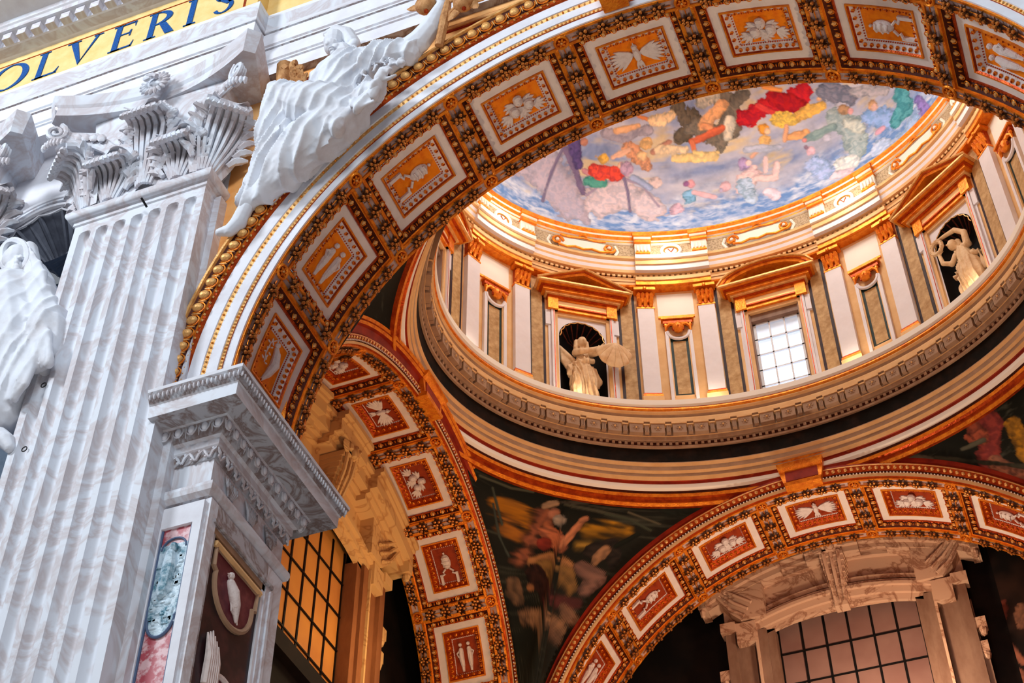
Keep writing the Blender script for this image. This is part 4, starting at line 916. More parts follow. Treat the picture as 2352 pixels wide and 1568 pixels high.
where = {-2: 'at the far right edge', -1: 'above the wreath-bearer niche', 0: 'above the drum window', 1: 'above the shell-bearer niche', 2: 'at the far left edge'}
for i in range(-3, 3):
    if i > -3:
        o = pc if not u1 else copy_tree(pc); u1 = True; o.matrix_world = dframe(i, -.5, 13.77); tag(o, 'white and gold scrolled cartouche %s' % where[i], 'cartouche', 'cartouches under the dome')
    for j, ds in enumerate((.337, .656)):
        o = pg if not u2 else copy_tree(pg); u2 = True; o.matrix_world = dframe(i+ds, -.5, 13.77); tag(o, '%s white drop bracket %s' % ('right' if j == 0 else 'left', sides[i]), 'bracket', 'drop brackets under the dome')
    o = pm if not u3 else copy_tree(pm); u3 = True; o.matrix_world = dframe(i+.4965, -.5, 13.77); tag(o, 'round white medallion under the dome, %s' % sides[i], 'medallion', 'round medallions under the dome')
# ================================================================ nave front: fluted pilasters, entablature, impost
def leaf(mb, p0, up, out, H, W, rc, k='marble', bulge=.06, nv=20, nu=12, lobes=5, ang=165, ribs=7):
    p0, up, out = Vector(p0), Vector(up).normalized(), Vector(out).normalized(); side = up.cross(out).normalized()
    st = .74*H; La = rc*R_(ang); Lt = st+La
    def ctr(a):
        s = a*Lt
        if s < st: return p0+up*s+out*bulge*(s/st)**1.5, out, up
        q = (s-st)/rc; return p0+up*(st+rc*S(q))+out*(bulge+rc*(1-Cc(q))), out*Cc(q)-up*S(q), up*Cc(q)+out*S(q)
    def wd(a): return W/2*(.50+.50*S(PI*min(a*.9+.06, 1)))
    def f(a, b):
        u = 2*b-1; c, n, t = ctr(a); return c+side*(u*wd(a)*.80)-n*(.10*W*u*u+.02)
    mb.grid(f, nv, nu, k)
    for j in range(ribs):                       # deep ribs that gather towards the foot of the leaf
        u = -1+2*j/(ribs-1); pts = []; rr = []
        for i in range(10):
            a = i/9*.93; c, n, t = ctr(a); g = .38+.55*(i/9)**1.3; pts.append(c+side*(u*wd(a)*g)+n*(.03*W-.05*W*u*u)); rr.append(W*(.030+.022*i/9))
        mb.tube(pts, rr, k, 5)
    for j in range(ribs+1):                     # rounded fingers of the overhanging tip
        u = -1+2*j/ribs; c, n, t = ctr(.97); d = (t*(1-.45*abs(u))+side*u*.55).normalized(); q = c+side*(u*wd(.97)*.72)+n*.02
        mb.tube([q-d*.10*W, q+d*.05*W, q+d*(.13*W)], [W*.06, W*.075, W*.03], k, 6); mb.ell(q+d*.10*W, W*.055, k, 6)
    for lv in range(lobes-1):                   # cut side lobes, fanning out and forward
        a0 = .16+.62*lv/(lobes-1)
        for sg in (-1, 1):
            for m in range(3):
                a = a0+.045*m; c, n, t = ctr(a); w_ = wd(a); d = (t*(.75-.28*m)+side*sg*(.55+.3*m)+n*.25).normalized(); q = c+side*sg*w_*.66-n*.02*W
                mb.tube([q, q+d*.14*W, q+d*.25*W], [W*.045, W*.062, W*.022], k, 5)
def capital(cx, parent):
    z0 = 5.02
    a = MB(); a.grid(lambda u, v: Vector((cx+(-1.24+2.48*u)*(1+.10*v*v), -.50-.18*v*v, z0+2.42*v)), 8, 8, 'marble'); 
    for s in (-1, 1): a.grid(lambda u, v: Vector((cx+s*1.24*(1+.10*v*v), -(.5+.18*v*v)*(1-u), z0+2.42*v)), 4, 8, 'marble')
    a.build('bell', parent)
    def L(name, *args, **kw):
        m = MB(); leaf(m, *args, **kw); o = m.build(name, parent); return o
    for s in (-1, 1): L('acanthus_leaf', (cx+s*.68, -.56, z0), (0, 0, 1), (0, -1, 0), .80, 1.12, .19)
    L('acanthus_leaf', (cx, -.58, z0+.1), (0, 0, 1), (0, -1, 0), 1.85, 1.15, .21, bulge=.16, lobes=7)
    for s in (-1, 1):
        L('acanthus_leaf', (cx+s*1.22, -.50, z0), (s*.16, 0, 1), (s*.62, -.78, 0), 1.42, 1.15, .21, bulge=.14, lobes=6)
        L('acanthus_leaf', (cx+s*1.24, -.18, z0), (s*.05, 0, 1), (s, 0, 0), .80, .6, .12)
        L('acanthus_leaf', (cx+s*1.28, -.18, z0+.8), (s*.1, 0, 1), (s, -.15, 0), .95, .6, .14)
        # stalk sheaths that fan towards the volutes and the middle helix
        for j, (tx, tz, r) in enumerate(((1.72, 1.72, .15), (.22, 1.78, .13))):
            m = MB(); bx = .62; n = 6
            for i in range(n):
                f = i/(n-1)-.5
                pts = [Vector((cx+s*(bx+f*.10), -.60, z0+.95)), Vector((cx+s*(bx+(tx-bx)*.18+f*.22), -.66, z0+1.35)), Vector((cx+s*(bx+(tx-bx)*.55+f*.12), -.76, z0+1.72-f*.22)), Vector((cx+s*tx, -.92+.10*j, z0+tz+.10-f*.24))]
                m.tube(pts, [.035, .05, .05, .04], 'marble', 6)
            for i in range(5):
                q = i/4; c = Vector((cx+s*(bx+(tx-bx)*(.35+.6*q)), -.80-.08*q, z0+1.60+.24*q)); m.ell(c+Vector((0, 0, .02)), (.10, .06, .13), 'marble', 7, Matrix.Rotation(s*.6, 3, 'Y'))
            m.build('stalk_sheath', parent)
        m = MB(); c = (cx+s*1.86, -1.0, z0+1.86); d = Vector((s*.7, -.7, 0))
        for off in (-.10, 0, .10):
            pts = []
            for i in range(22): q = i/21; an = PI*.6+s*0+q*3.6*PI; r = .24*(1-q*.85); pts.append(Vector(c)+Vector((s*Cc(an)*r*.75, -Cc(an)*r*.4+off*.6, S(an)*r+.02)))
            m.tube(pts, [.055*(1-.4*i/21) for i in range(22)], 'marble', 6)
        for i in range(7): q = (i-3)/3; m.ell((c[0]+q*.20, c[1]-.03-.05*(1-q*q), c[2]-.30-.02*abs(q)), (.045, .06, .11), 'marble', 6)
        m.build('corner_volute', parent)
        m = MB(); pts = []
        for i in range(20): q = i/19; an = PI*.4+q*3*PI; r = .16*(1-q*.8); pts.append((cx+s*(.20+r*Cc(an)), -.80, z0+1.95+r*S(an)))
        m.tube(pts, [.045*(1-.4*i/19) for i in range(20)], 'marble', 6); m.build('helix', parent)
    # concave abacus
    a = MB(); n = 24
    for (z_0, z_1, e0, e1) in ((7.40, 7.62, 0, .0), (7.62, 7.68, .0, .05), (7.68, 7.92, .05, .10)):
        def yy(x): return -1.12+.42*(1-(x/1.95)**2)
        a.grid(lambda u, v: Vector((cx+(-1.95+3.9*u)*(1+(e0+(e1-e0)*v)/1.95*.8), yy(-1.95+3.9*u)-(e0+(e1-e0)*v), z_0+(z_1-z_0)*v)), n, 2, 'marble')
    for s in (-1, 1):
        a.add([(cx+s*1.95, -1.12, 7.40), (cx+s*2.12, -.98, 7.40), (cx+s*2.22, -1.03, 7.92), (cx+s*2.03, -1.22, 7.92)], [(0, 1, 2, 3)], 'marble')
        a.add([(cx+s*2.12, -.98, 7.40), (cx+s*1.75, 0, 7.40), (cx+s*1.85, 0, 7.92), (cx+s*2.22, -1.03, 7.92)], [(0, 1, 2, 3)], 'marble')
    low = [(cx-1.95+3.9*i/n, -1.12+.42*(1-(-1+2*i/n)**2), 7.40) for i in range(n+1)]+[(cx+2.12, -.98, 7.40), (cx+1.75, 0, 7.40), (cx-1.75, 0, 7.40), (cx-2.12, -.98, 7.40)]
    a.add(low, [tuple(range(len(low)))], 'marble'); a.build('abacus', parent)
    f = MB(); c = Vector((cx+.02, -.98, 7.60))
    for i in range(18):
        q = 2*PI*i/18; f.ell(c+Vector((.20*Cc(q), .02, .21*S(q))), (.13, .045, .040), 'marble', 8, Matrix.Rotation(-q, 3, 'Y'))
    f.ell(c+Vector((0, .03, 0)), (.20, .06, .20), 'marble', 12)
    f.tube([c+Vector((.10*Cc(q), -.08-.01*i, .10*S(q)*(.8))) for i, q in enumerate([.5+k*.5 for k in range(10)])], [.055]*8+[.045, .035], 'marble', 8)
    f.build('abacus_flower', parent)
def pilaster(cx, label, full=True):
    t = empty('fluted_pilaster', (cx, 0, ZF), label=label, cat='pilaster', group='giant fluted pilasters of the nave'); hw = 1.285
    kids = []
    a = MB(); p = .345; fr_ = .118; xs = []
    for i in range(7):
        c = (i-3)*p
        for j in range(13): xs.append((c-fr_+2*fr_*j/12, c))
    xs = [(-hw, None)]+xs+[(hw, None)]; zs = [ZF, -12, -6, 0, 4.30]+[4.30+.118*S(PI/2*i/8) for i in range(1, 9)]+[4.62]
    def y(x, c, z):
        if c is None: return -.5
        q = fr_**2-(x-c)**2-max(0, z-4.30)**2; return -.5+(math.sqrt(q) if q > 0 else 0)
    vs = [(cx+x, y(x, c, z), z) for z in zs for x, c in xs]; n = len(xs)
    a.add(vs, [(i*n+j, i*n+j+1, (i+1)*n+j+1, (i+1)*n+j) for i in range(len(zs)-1) for j in range(n-1)], 'marble')
    for s in (-1, 1): a.add([(cx+s*hw, -.5, ZF), (cx+s*hw, 0, ZF), (cx+s*hw, 0, 4.62), (cx+s*hw, -.5, 4.62)], [(0, 1, 2, 3)], 'marble')
    a.box(cx+hw, cx+hw+.13, -.2, 0, ZF, 4.62, 'marble')
    kids.append(a.build('fluted_shaft', t))
    a = MB()
    prof = [(0, 4.60), (.03, 4.62), (.03, 4.70), (.06, 4.72)]+[(.06+.10*Cc(q), 4.83+.12*S(q)) for q in [-1.3+.26*i for i in range(11)]]+[(.05, 4.97), (.04, 5.04), (-.1, 5.05)]
    def fn(u, v):
        i = v*(len(prof)-1); i0 = min(int(i), len(prof)-2); f = i-i0; pr = prof[i0][0]*(1-f)+prof[i0+1][0]*f; z = prof[i0][1]*(1-f)+prof[i0+1][1]*f
        path = [(-hw-pr, 0), (-hw-pr, -.5-pr), (hw+pr, -.5-pr), (hw+pr, 0)]; q = path[round(u*3)]; return Vector((cx+q[0], q[1], z))
    a.grid(fn, 3, len(prof)-1, 'marble'); kids.append(a.build('astragal', t))
    c = empty('capital', (0, 0, 0)); kids.append(c); n0 = set(bpy.data.objects); capital(cx, c)
    for o in kids: o.parent = t; o.location = (-cx, 0, -ZF)
    return t
pilaster(-8.565, 'giant fluted white pilaster with acanthus capital, left of the large arch')
pilaster(-13.45, 'second fluted pilaster at the left edge, only part of its capital showing')
# small iron rings and a pin on the shaft
for k, (px, py, lb) in enumerate(((100, 884, 'small iron ring on the pilaster shaft, the upper one'), (56, 1031, 'small iron ring on the pilaster shaft, the lower one'))):
    c = at(px, py, y=-.53); a = MB(); a.tube([c+Vector((.045*Cc(q), 0, .045*S(q))) for q in [2*PI*i/14 for i in range(14)]], .009, 'black', 5, True); a.build('iron_ring', label=lb, cat='ring', group='iron rings on the shaft')
a = MB(); a.tube([at(325, 455, y=-.72), at(337, 475, y=-.62)], .022, 'black', 6); a.build('iron_pin', label='short black iron pin below the astragal of the pilaster', cat='pin')
# ---- entablature
EP = [(0, 7.95, 'stucco'), (0, 8.28, 'marble'), (.03, 8.30, 'stucco'), (.03, 8.34, 'marble'), (.06, 8.37, 'stucco'), (.06, 8.70, 'marbled'), (.09, 8.72, 'stucco'), (.09, 8.76, 'marble'), (.12, 8.79, 'stucco'), (.12, 9.16, 'marbled'), (.15, 9.18, 'marble'),
      (.15, 9.22, 'stucco'), (.17, 9.26, 'marble'), (.18, 9.36, 'marble'), (.20, 9.56, 'marble'), (.20, 9.60, 'stucco'), (.21, 9.68, 'stucco'), (-.05, 9.69, 'stucco')]
EC = [(-.05, 11.38, 'stucco'), (.0, 11.385, 'stucco'), (.03, 11.39, 'marble'), (.22, 11.41, 'stucco'), (.26, 11.42, 'marble'), (.26, 11.62, 'stucco'), (.48, 11.64, 'marble'), (.52, 11.70, 'stucco'), (.56, 11.72, 'marble'), (.60, 11.80, 'stucco'), (1.05, 11.84, 'stucco'), (1.08, 12.2, 'marble'), (1.2, 12.3, 'stucco'), (1.3, 12.8, 'stucco'), (0, 12.85, 'stucco')]
XB = -6.98
ent = empty('entablature', (XB, 0, 7.95), label='white stone entablature with a yellow lettered frieze and dentils across the top left', cat='entablature')
def entab(name, prof, k2=None):
    a = MB()
    for (p0, z0, k), (p1, z1, _) in zip(prof[:-1], prof[1:]):
        k = k2 or k; y0, y1 = -.5-p0, -.5-p1; w0, w1 = -.15-p0, -.15-p1
        a.add([(-24, y0, z0), (XB+p0, y0, z0), (XB+p1, y1, z1), (-24, y1, z1)], [(0, 1, 2, 3)], k)
        a.add([(XB+p0, y0, z0), (XB+p0, w0, z0), (XB+p1, w1, z1), (XB+p1, y1, z1)], [(0, 1, 2, 3)], k)
        a.add([(XB+p0, w0, z0), (14, w0, z0), (14, w1, z1), (XB+p1, w1, z1)], [(0, 1, 2, 3)], k)
    if name == 'architrave': a.add([(-24, -.5, 7.95), (XB, -.5, 7.95), (XB, 0, 7.95), (-24, 0, 7.95)], [(0, 1, 2, 3)], 'stucco'); a.add([(XB, -.15, 7.95), (14, -.15, 7.95), (14, 0, 7.95), (XB, 0, 7.95)], [(0, 1, 2, 3)], 'marbled')
    o = a.build(name, ent, False); o.location = (-XB, 0, -7.95); return o
entab('architrave', EP); entab('frieze', [(-.05, 9.68, 'yellow'), (-.05, 11.39, 'yellow')]); entab('cornice', EC)
a = MB(); a.box(-7.35, -7.30, -.46, -.449, 9.8, 11.27, 'goldr'); 
for x in (-24, -6.9): pass
a.tube([(-20, -.455, 11.17), (XB, -.455, 11.17)], .012, 'goldr', 4); o = a.build('frieze_joint', ent); o.location = (-XB, 0, -7.95)
den = MB(); den.box(-.105, .105, -.16, .02, 0, .20, 'marble'); dm = den.mesh('dentil', False)
for i in range(40):
    x = -6.98-.2-.352*i
    o = bpy.data.objects.new('dentil', dm); COL.objects.link(o); o.parent = ent; o.location = (x-XB, -.76, 11.42-7.95)
for i in range(8):
    o = bpy.data.objects.new('dentil', dm); COL.objects.link(o); o.parent = ent; o.location = (.3+.352*i, -.41, 11.42-7.95)
# letters of the inscription
def letter(ch, x, w):
    a = MB(); z0, z1 = 10.22, 11.12; h = z1-z0; y0, y1 = -.468, -.45; t = .13; th = .045
    B = lambda xa, xb, za, zb: a.box(xa, xb, y0, y1, za, zb, 'blue')
    Q = lambda pts: a.prism(pts, y0, y1, 'blue')
    def arc(cx, cz, rx, rz, a0, a1, thick, thin, n=20):
        for i in range(n):
            q0, q1 = a0+(a1-a0)*i/n, a0+(a1-a0)*(i+1)/n
            f = lambda q: thin+(thick-thin)*abs(Cc(q))
            Q([(cx+rx*Cc(q0), cz+rz*S(q0)), (cx+rx*Cc(q1), cz+rz*S(q1)), (cx+(rx-f(q1))*Cc(q1), cz+(rz-f(q1)*.7)*S(q1)), (cx+(rx-f(q0))*Cc(q0), cz+(rz-f(q0)*.7)*S(q0))])
    sf = lambda cx, z, s: B(cx-t/2-.07, cx+t/2+.07, *sorted((z, z+s*.03)))
    if ch == 'O': arc(x+w/2, (z0+z1)/2, w/2, h/2, 0, 2*PI, .16, th, 36)
    if ch in 'LEIR': B(x, x+t, z0, z1); sf(x+t/2, z0, 1); sf(x+t/2, z1, -1)
    if ch == 'L': B(x+t, x+w, z0, z0+th); Q([(x+w-.02, z0), (x+w+.03, z0+.2), (x+w-.06, z0+.04)])
    if ch == 'E':
        B(x+t, x+w, z0, z0+th); B(x+t, x+w-.02, z1-th, z1); B(x+t, x+w-.10, z0+.51, z0+.51+th*.8); Q([(x+w-.05, z1), (x+w, z1), (x+w-.02, z1-.18)]); Q([(x+w-.12, z0+.42), (x+w-.09, z0+.42), (x+w-.08, z0+.64), (x+w-.12, z0+.60)]); Q([(x+w-.04, z0), (x+w, z0), (x+w+.03, z0+.2)])
    if ch == 'V': Q([(x, z1), (x+.17, z1), (x+w*.52, z0+.16), (x+w*.48, z0)]); Q([(x+w*.48, z0), (x+w*.54, z0+.14), (x+w, z1), (x+w-.07, z1)]); B(x-.07, x+.25, z1-.03, z1); B(x+w-.14, x+w+.08, z1-.03, z1)
    if ch == 'R': arc(x+t, z1-.235, w*.66, .235, -PI/2, PI/2, .14, th, 14); Q([(x+.22, z0+.44), (x+.38, z0+.44), (x+w+.06, z0), (x+w-.14, z0)])
    if ch == 'S': arc(x+w/2, z1-.23, w/2, .23, .15*PI, 1.35*PI, .10, th, 18); arc(x+w/2, z0+.24, w/2, .24, -.85*PI, .35*PI, .10, th, 18); Q([(x+.03, z0+.58), (x+.16, z0+.62), (x+w-.03, z0+.34), (x+w-.16, z0+.30)])
    o = a.build('letter_'+ch.lower(), ent, False); o.location = (-XB, 0, -7.95)
for ch, x, w in (('O', -13.32, .95), ('L', -12.12, .5), ('V', -11.45, .70), ('E', -10.34, .46), ('R', -9.52, .56), ('I', -8.62, .2), ('S', -8.05, .46)): letter(ch, x, w)
# gilt fillet under the architrave beside the spandrel
a = MB(); a.box(-6.95, 14, -.05, 0, 7.62, 7.70, 'ochre'); a.box(-6.95, 14, -.03, 0, 7.58, 7.61, 'redband'); a.box(-6.95, 14, -.03, 0, 7.70, 7.74, 'redband'); a.build('trim_5', kind='structure')
# ---- pier and impost that carry the large arch
XL = -7.36
ZI = -.31
pier = empty('marble_pier', (-6.9, 1, ZF), label='grey marble pier with inlaid panels under the left foot of the large arch', cat='pier')
def pk(mb, name, smooth=False): o = mb.build(name, pier, smooth); o.location = (6.9, -1, -ZF); return o
a = MB(); a.box(-7.27, -6.5, .0, 2.13, ZF, -2.0, 'marbled'); a.box(-9.0, -7.27, 0.01, 2.13, ZF, -2.0, 'marbled'); pk(a, 'body')
a = MB()
for x0, x1 in ((-7.26, -7.13), (-6.64, -6.50)): a.box(x0, x1, -.06, .0, ZF, -2.12, 'stucco')
a.box(-7.13, -6.64, -.06, 0, -2.48, -2.12, 'stucco')
for x0, x1 in ((-7.13, -7.10), (-6.67, -6.64)): a.box(x0, x1, -.035, .0, ZF, -2.5, 'bluebord')
pk(a, 'front_frame')
a = MB(); a.box(-7.13, -6.64, -.012, .0, ZF, -2.48, 'pink'); pk(a, 'pink_breccia_panel')
m = MB(); m.box(-7.10, -6.67, -.03, -.012, -4.02, -2.78, 'bluerel'); rnd = random.Random(4)
pts = [(-6.885+.205*Cc(q), -4.0+.30*S(q)) for q in [PI+PI*i/14 for i in range(15)]]; m.prism(pts, -.03, -.012, 'bluerel'); 
for i in range(60): m.ell((-7.06+.36*rnd.random(), -.03, -4.15+1.2*rnd.random()), (.03+.04*rnd.random(), .025, .02+.06*rnd.random()), 'bluerel', 6)
m.chain([(-6.9, -.05, -2.95), (-6.88, -.06, -3.2), (-6.92, -.05, -3.6)], [.07, .10, .09], 'bluerel', 8); m.ell((-6.86, -.07, -2.86), .065, 'bluerel', 8); pk(m, 'blue_and_white_relief', True)
m = MB(); m.tube([(x, -.03, z) for x, z in [(-7.1, -4.0)]+pts+[(-6.67, -4.0), (-6.63, -3.95)]], .022, 'bluebord', 6); m.tube([(-6.885+.19*Cc(q), -.03, -2.85+.18*S(q)) for q in [PI*i/10 for i in range(11)]], .016, 'bluebord', 6); pk(m, 'blue_border', True)
# side towards the opening
a = MB(); X = -6.5
a.box(X, X+.07, 0, .20, ZF, -2.06, 'marble'); a.box(X, X+.07, 1.70, 2.13, ZF, -2.06, 'marble'); a.box(X, X+.07, .2, 1.7, -2.42, -2.06, 'marbled')
a.box(X, X+.045, .20, .27, ZF, -2.42, 'marbled'); a.box(X, X+.10, 1.80, 1.86, ZF, -2.46, 'marble'); a.box(X, X+.05, 1.63, 1.70, ZF, -2.42, 'stucco'); a.box(X, X+.05, .2, 1.7, -2.52, -2.42, 'creamd'); a.box(X, X+.10, .14, 1.86, -2.40, -2.34, 'marbled'); pk(a, 'side_frame')
a = MB(); a.box(X, X+.012, .27, 1.63, ZF, -2.52, 'darkmarble'); pk(a, 'dark_marble_panel')
def side(y, z): return (X+.03, y, z)
sh = [(.36, -2.66), (.36, -2.98), (.44, -3.02)]+[(.95+.52*Cc(q), -3.10+.50*S(q)) for q in [PI+PI*i/16 for i in range(17)]]+[(1.46, -3.02), (1.54, -2.98), (1.54, -2.66)]
m = MB(); m.tube([side(y, z) for y, z in sh], .045, 'creamd', 6, True); m.tube([(X+.045, .30, -2.64), (X+.045, 1.60, -2.64)], .05, 'cream', 6); pk(m, 'shield_frame', True)
m = MB(); m.prism([(y, z) for y, z in sh], .012, .024, 'porph', lambda x, y, z: (X+y, x, z)); pk(m, 'porphyry_field')
m = MB(); m.chain([(X+.06, .80, -2.98), (X+.08, .88, -3.10), (X+.08, .97, -3.26), (X+.05, 1.08, -3.44)], [.06, .085, .075, .03], 'relief', 10); m.ell((X+.08, .76, -2.90), .055, 'relief', 8); m.tube([(X+.08, .72, -2.90), (X+.08, .66, -2.92)], [.02, .004], 'relief', 6)
for i in range(3): m.tube([(X+.07, .95+.02*i, -3.22), (X+.05, 1.08+.02*i, -3.42-.03*i)], [.03, .012], 'relief', 6)
m.tube([(X+.05, .90, -3.25), (X+.05, .93, -3.36), (X+.05, 1.0, -3.38)], .014, 'relief', 5); pk(m, 'carved_dove', True)
m = MB()
for i in range(6): m.tube([(X+.05, .55+.05*i, -4.75), (X+.09, .50+.045*i, -4.35), (X+.05, .46+.06*i, -3.92-.05*abs(i-2))], [.05, .05, .012], 'relief', 6)
pk(m, 'carved_wing', True); m = MB()
for i in range(4): m.tube([(X+.05, 1.45, -4.8), (X+.09, 1.42+.05*i, -4.5), (X+.05, 1.40+.07*i, -4.28-.04*i)], [.05, .045, .012], 'relief', 6)
pk(m, 'carved_wing', True)
m = MB(); m.tube([(X+.04, .98+.42*Cc(q), -4.85+.42*S(q)) for q in [2*PI*i/28 for i in range(28)]], .04, 'relief', 6, True); m.prism([(.98+.40*Cc(q), -4.85+.40*S(q)) for q in [2*PI*i/28 for i in range(28)]], .012, .02, 'porph', lambda x, y, z: (X+y, x, z)); pk(m, 'lower_medallion', True)
# impost cornice wrapped around three sides of the pier
imp = empty('impost_cornice', (-6.9, 1, -2), label='grey marble impost cornice with egg-and-dart bands on the pier of the large arch', cat='cornice')
def ik(mb, name, smooth=False): o = mb.build(name, imp, smooth); o.location = (6.9, -1, 2); return o
IP = [(0, -2.06, 'marbled'), (.03, -2.04, 'marble'), (.10, -1.98, 'marble'), (.12, -1.90, 'marble'), (.11, -1.84, 'marbled'), (.03, -1.80, 'marble'), (.0, -1.78, 'marble'), (.0, -1.34, 'marbled'), (.02, -1.33, 'marbled'), (.07, -1.16, 'marble'), (.09, -1.14, 'marble'), (.09, -1.02, 'marble'), (.14, -.99, 'marbled'),
      (.17, -.96, 'marbled'), (.26, -.80, 'marble'), (.28, -.77, 'marbled'), (.58, -.76, 'marble'), (.59, -.55, 'marble'), (.61, -.53, 'marbled'), (.63, -.50, 'marbled'), (.70, -.36, 'stucco'), (.71, -.31, 'stucco'), (-.2, -.30, 'stucco')]
def ipath(p): return [(XL, -p), (X+p, -p), (X+p, 2.13+p), (XL, 2.13+p)]
a = MB()
for (p0, z0, k), (p1, z1, _) in zip(IP[:-1], IP[1:]):
    A_, B_ = ipath(p0), ipath(p1)
    for i in range(3): a.add([(*A_[i], z0), (*A_[i+1], z0), (*B_[i+1], z1), (*B_[i], z1)], [(0, 1, 2, 3)], k)
a.prism([(-y, z) for y, z, _ in IP], XL-.001, XL, 'marbled', lambda x, y, z: (y, x, z))
ik(a, 'moulding')
def iplace(p, step):
    for (x0, y0), (x1, y1), nrm in ((ipath(p)[0], ipath(p)[1], Vector((0, -1, 0))), (ipath(p)[1], ipath(p)[2], Vector((1, 0, 0))), (ipath(p)[2], ipath(p)[3], Vector((0, 1, 0)))):
        L = math.hypot(x1-x0, y1-y0); n = max(1, round(L/step)); tg = Vector(((x1-x0)/L, (y1-y0)/L, 0))
        for i in range(n): yield Vector((x0, y0, 0))+tg*(L*(i+.5)/n), tg, nrm
def rotf(tg, nrm): return Matrix((tg, -nrm, (0, 0, 1))).transposed()
m = MB()
for c, tg, nr in iplace(.235, .215):
    c = c+Vector((0, 0, -.875)); r = rotf(tg, nr); m.ell(c, (.055, .05, .085), 'stucco', 10, r)
    m.tube([c+nr*.01+tg*.08*Cc(q)+Vector((0, 0, .03+.12*S(q))) for q in [PI+PI*i/10 for i in range(11)]]+[c+tg*.08+Vector((0, 0, .09))], .012, 'marble', 5)
    d = c+tg*.1075; m.tube([d+Vector((0, 0, .08)), d+Vector((0, 0, -.04))-nr*.03, d+Vector((0, 0, -.10))-nr*.04], [.014, .012, .004], 'marble', 5)
ik(m, 'egg_and_dart', True)
m = MB()
for i, (c, tg, nr) in enumerate(iplace(.67, .072)):
    c = c+Vector((0, 0, -.44)); m.ell(c, (.020, .03, .062), 'marble', 6, rotf(tg, nr))
ik(m, 'tongue_row', True)
m = MB()
for i, (c, tg, nr) in enumerate(iplace(.055, .115)):
    c = c+Vector((0, 0, -1.24)); s = 1 if i % 2 else -1
    m.tube([c+tg*-.05+Vector((0, 0, -.08*s)), c+nr*.02, c+tg*.05+Vector((0, 0, .08*s))], [.02, .026, .012], 'marble', 5); m.ell(c+Vector((0, 0, .06*s))+nr*.01, (.028, .022, .03), 'marble', 6, rotf(tg, nr))
ik(m, 'carved_leaf_row', True)
m = MB(); rnd = random.Random(2)
for y in (.5, 1.1, 1.7):
    for i in range(7): m.tube([(X+.02, y+.02*i-.05, -1.7), (X+.05, y+.07*(i-3)*.6, -1.58), (X+.02, y+.06*(i-3), -1.42)], [.02, .028, .014], 'marbled', 5)
ik(m, 'palmette_relief', True)
# ---- niche with its shell beside the pilaster
t = empty('shell_niche', (NX, 0, -4), label='grey scallop-shell niche in the white wall, behind the veiled statue', cat='niche')
def nk(mb, name): o = mb.build(name, t); o.location = (-NX, 0, 4); return o
M['shell'] = mat('grey_shell_marble', (.24, .26, .31), .5, 0, (.14, .15, .19), 3, 6, .35, .7)
M['bluenav'] = mat('blue_grey_stone', (.10, .16, .24), .6, 0, (.20, .26, .34), 2, 5, .4, .7)
m = MB(); m.grid(lambda u, v: (NX+NR*Cc(PI*u), .8*S(PI*u), -4+(NZ+4)*v), 24, 1, 'bluenav'); m.add([(NX-NR, 0, -4), (NX+NR, 0, -4), (NX+NR, .9, -4), (NX-NR, .9, -4)], [(0, 1, 2, 3)], 'marble'); nk(m, 'recess')
m = MB()
def sh_(u, v): q = PI*u; rb = 1-.07*abs(S(q*7)); cc = Cc(PI/2*v); return (NX+NR*Cc(q)*(1-v)*rb, .02+.8*S(PI/2*v)*(.3+.7*S(q)), NZ-.25*0+NR*S(q)*(1-v)*rb)
m.grid(sh_, 112, 10, 'shell'); 
for i in range(1, 14):
    q = PI*i/14; m.tube([(NX+NR*Cc(q)*(1-v), .0+.8*S(PI/2*v)*(.3+.7*S(q)), NZ+NR*S(q)*(1-v)) for v in (.02, .2, .45, .7, .95)], [.055, .055, .045, .03, .015], 'shell', 6)
nk(m, 'scallop_shell')
m = MB(); m.tube([(NX+NR*.985*(1-.07*abs(S(PI*i/112*7)))*Cc(PI*i/112), -.02, NZ+NR*.985*(1-.07*abs(S(PI*i/112*7)))*S(PI*i/112)) for i in range(113)], .02, 'stucco', 5); nk(m, 'scalloped_rim')
m = MB()
for r, s, k in ((NR+.06, .05, 'stucco'), (NR+.20, .035, 'marble'), (NR+.29, .05, 'stucco')): m.tube([(NX+r*Cc(PI*i/40), -.04, NZ+r*S(PI*i/40)) for i in range(41)], s, k, 6)
nk(m, 'arch_moulding')
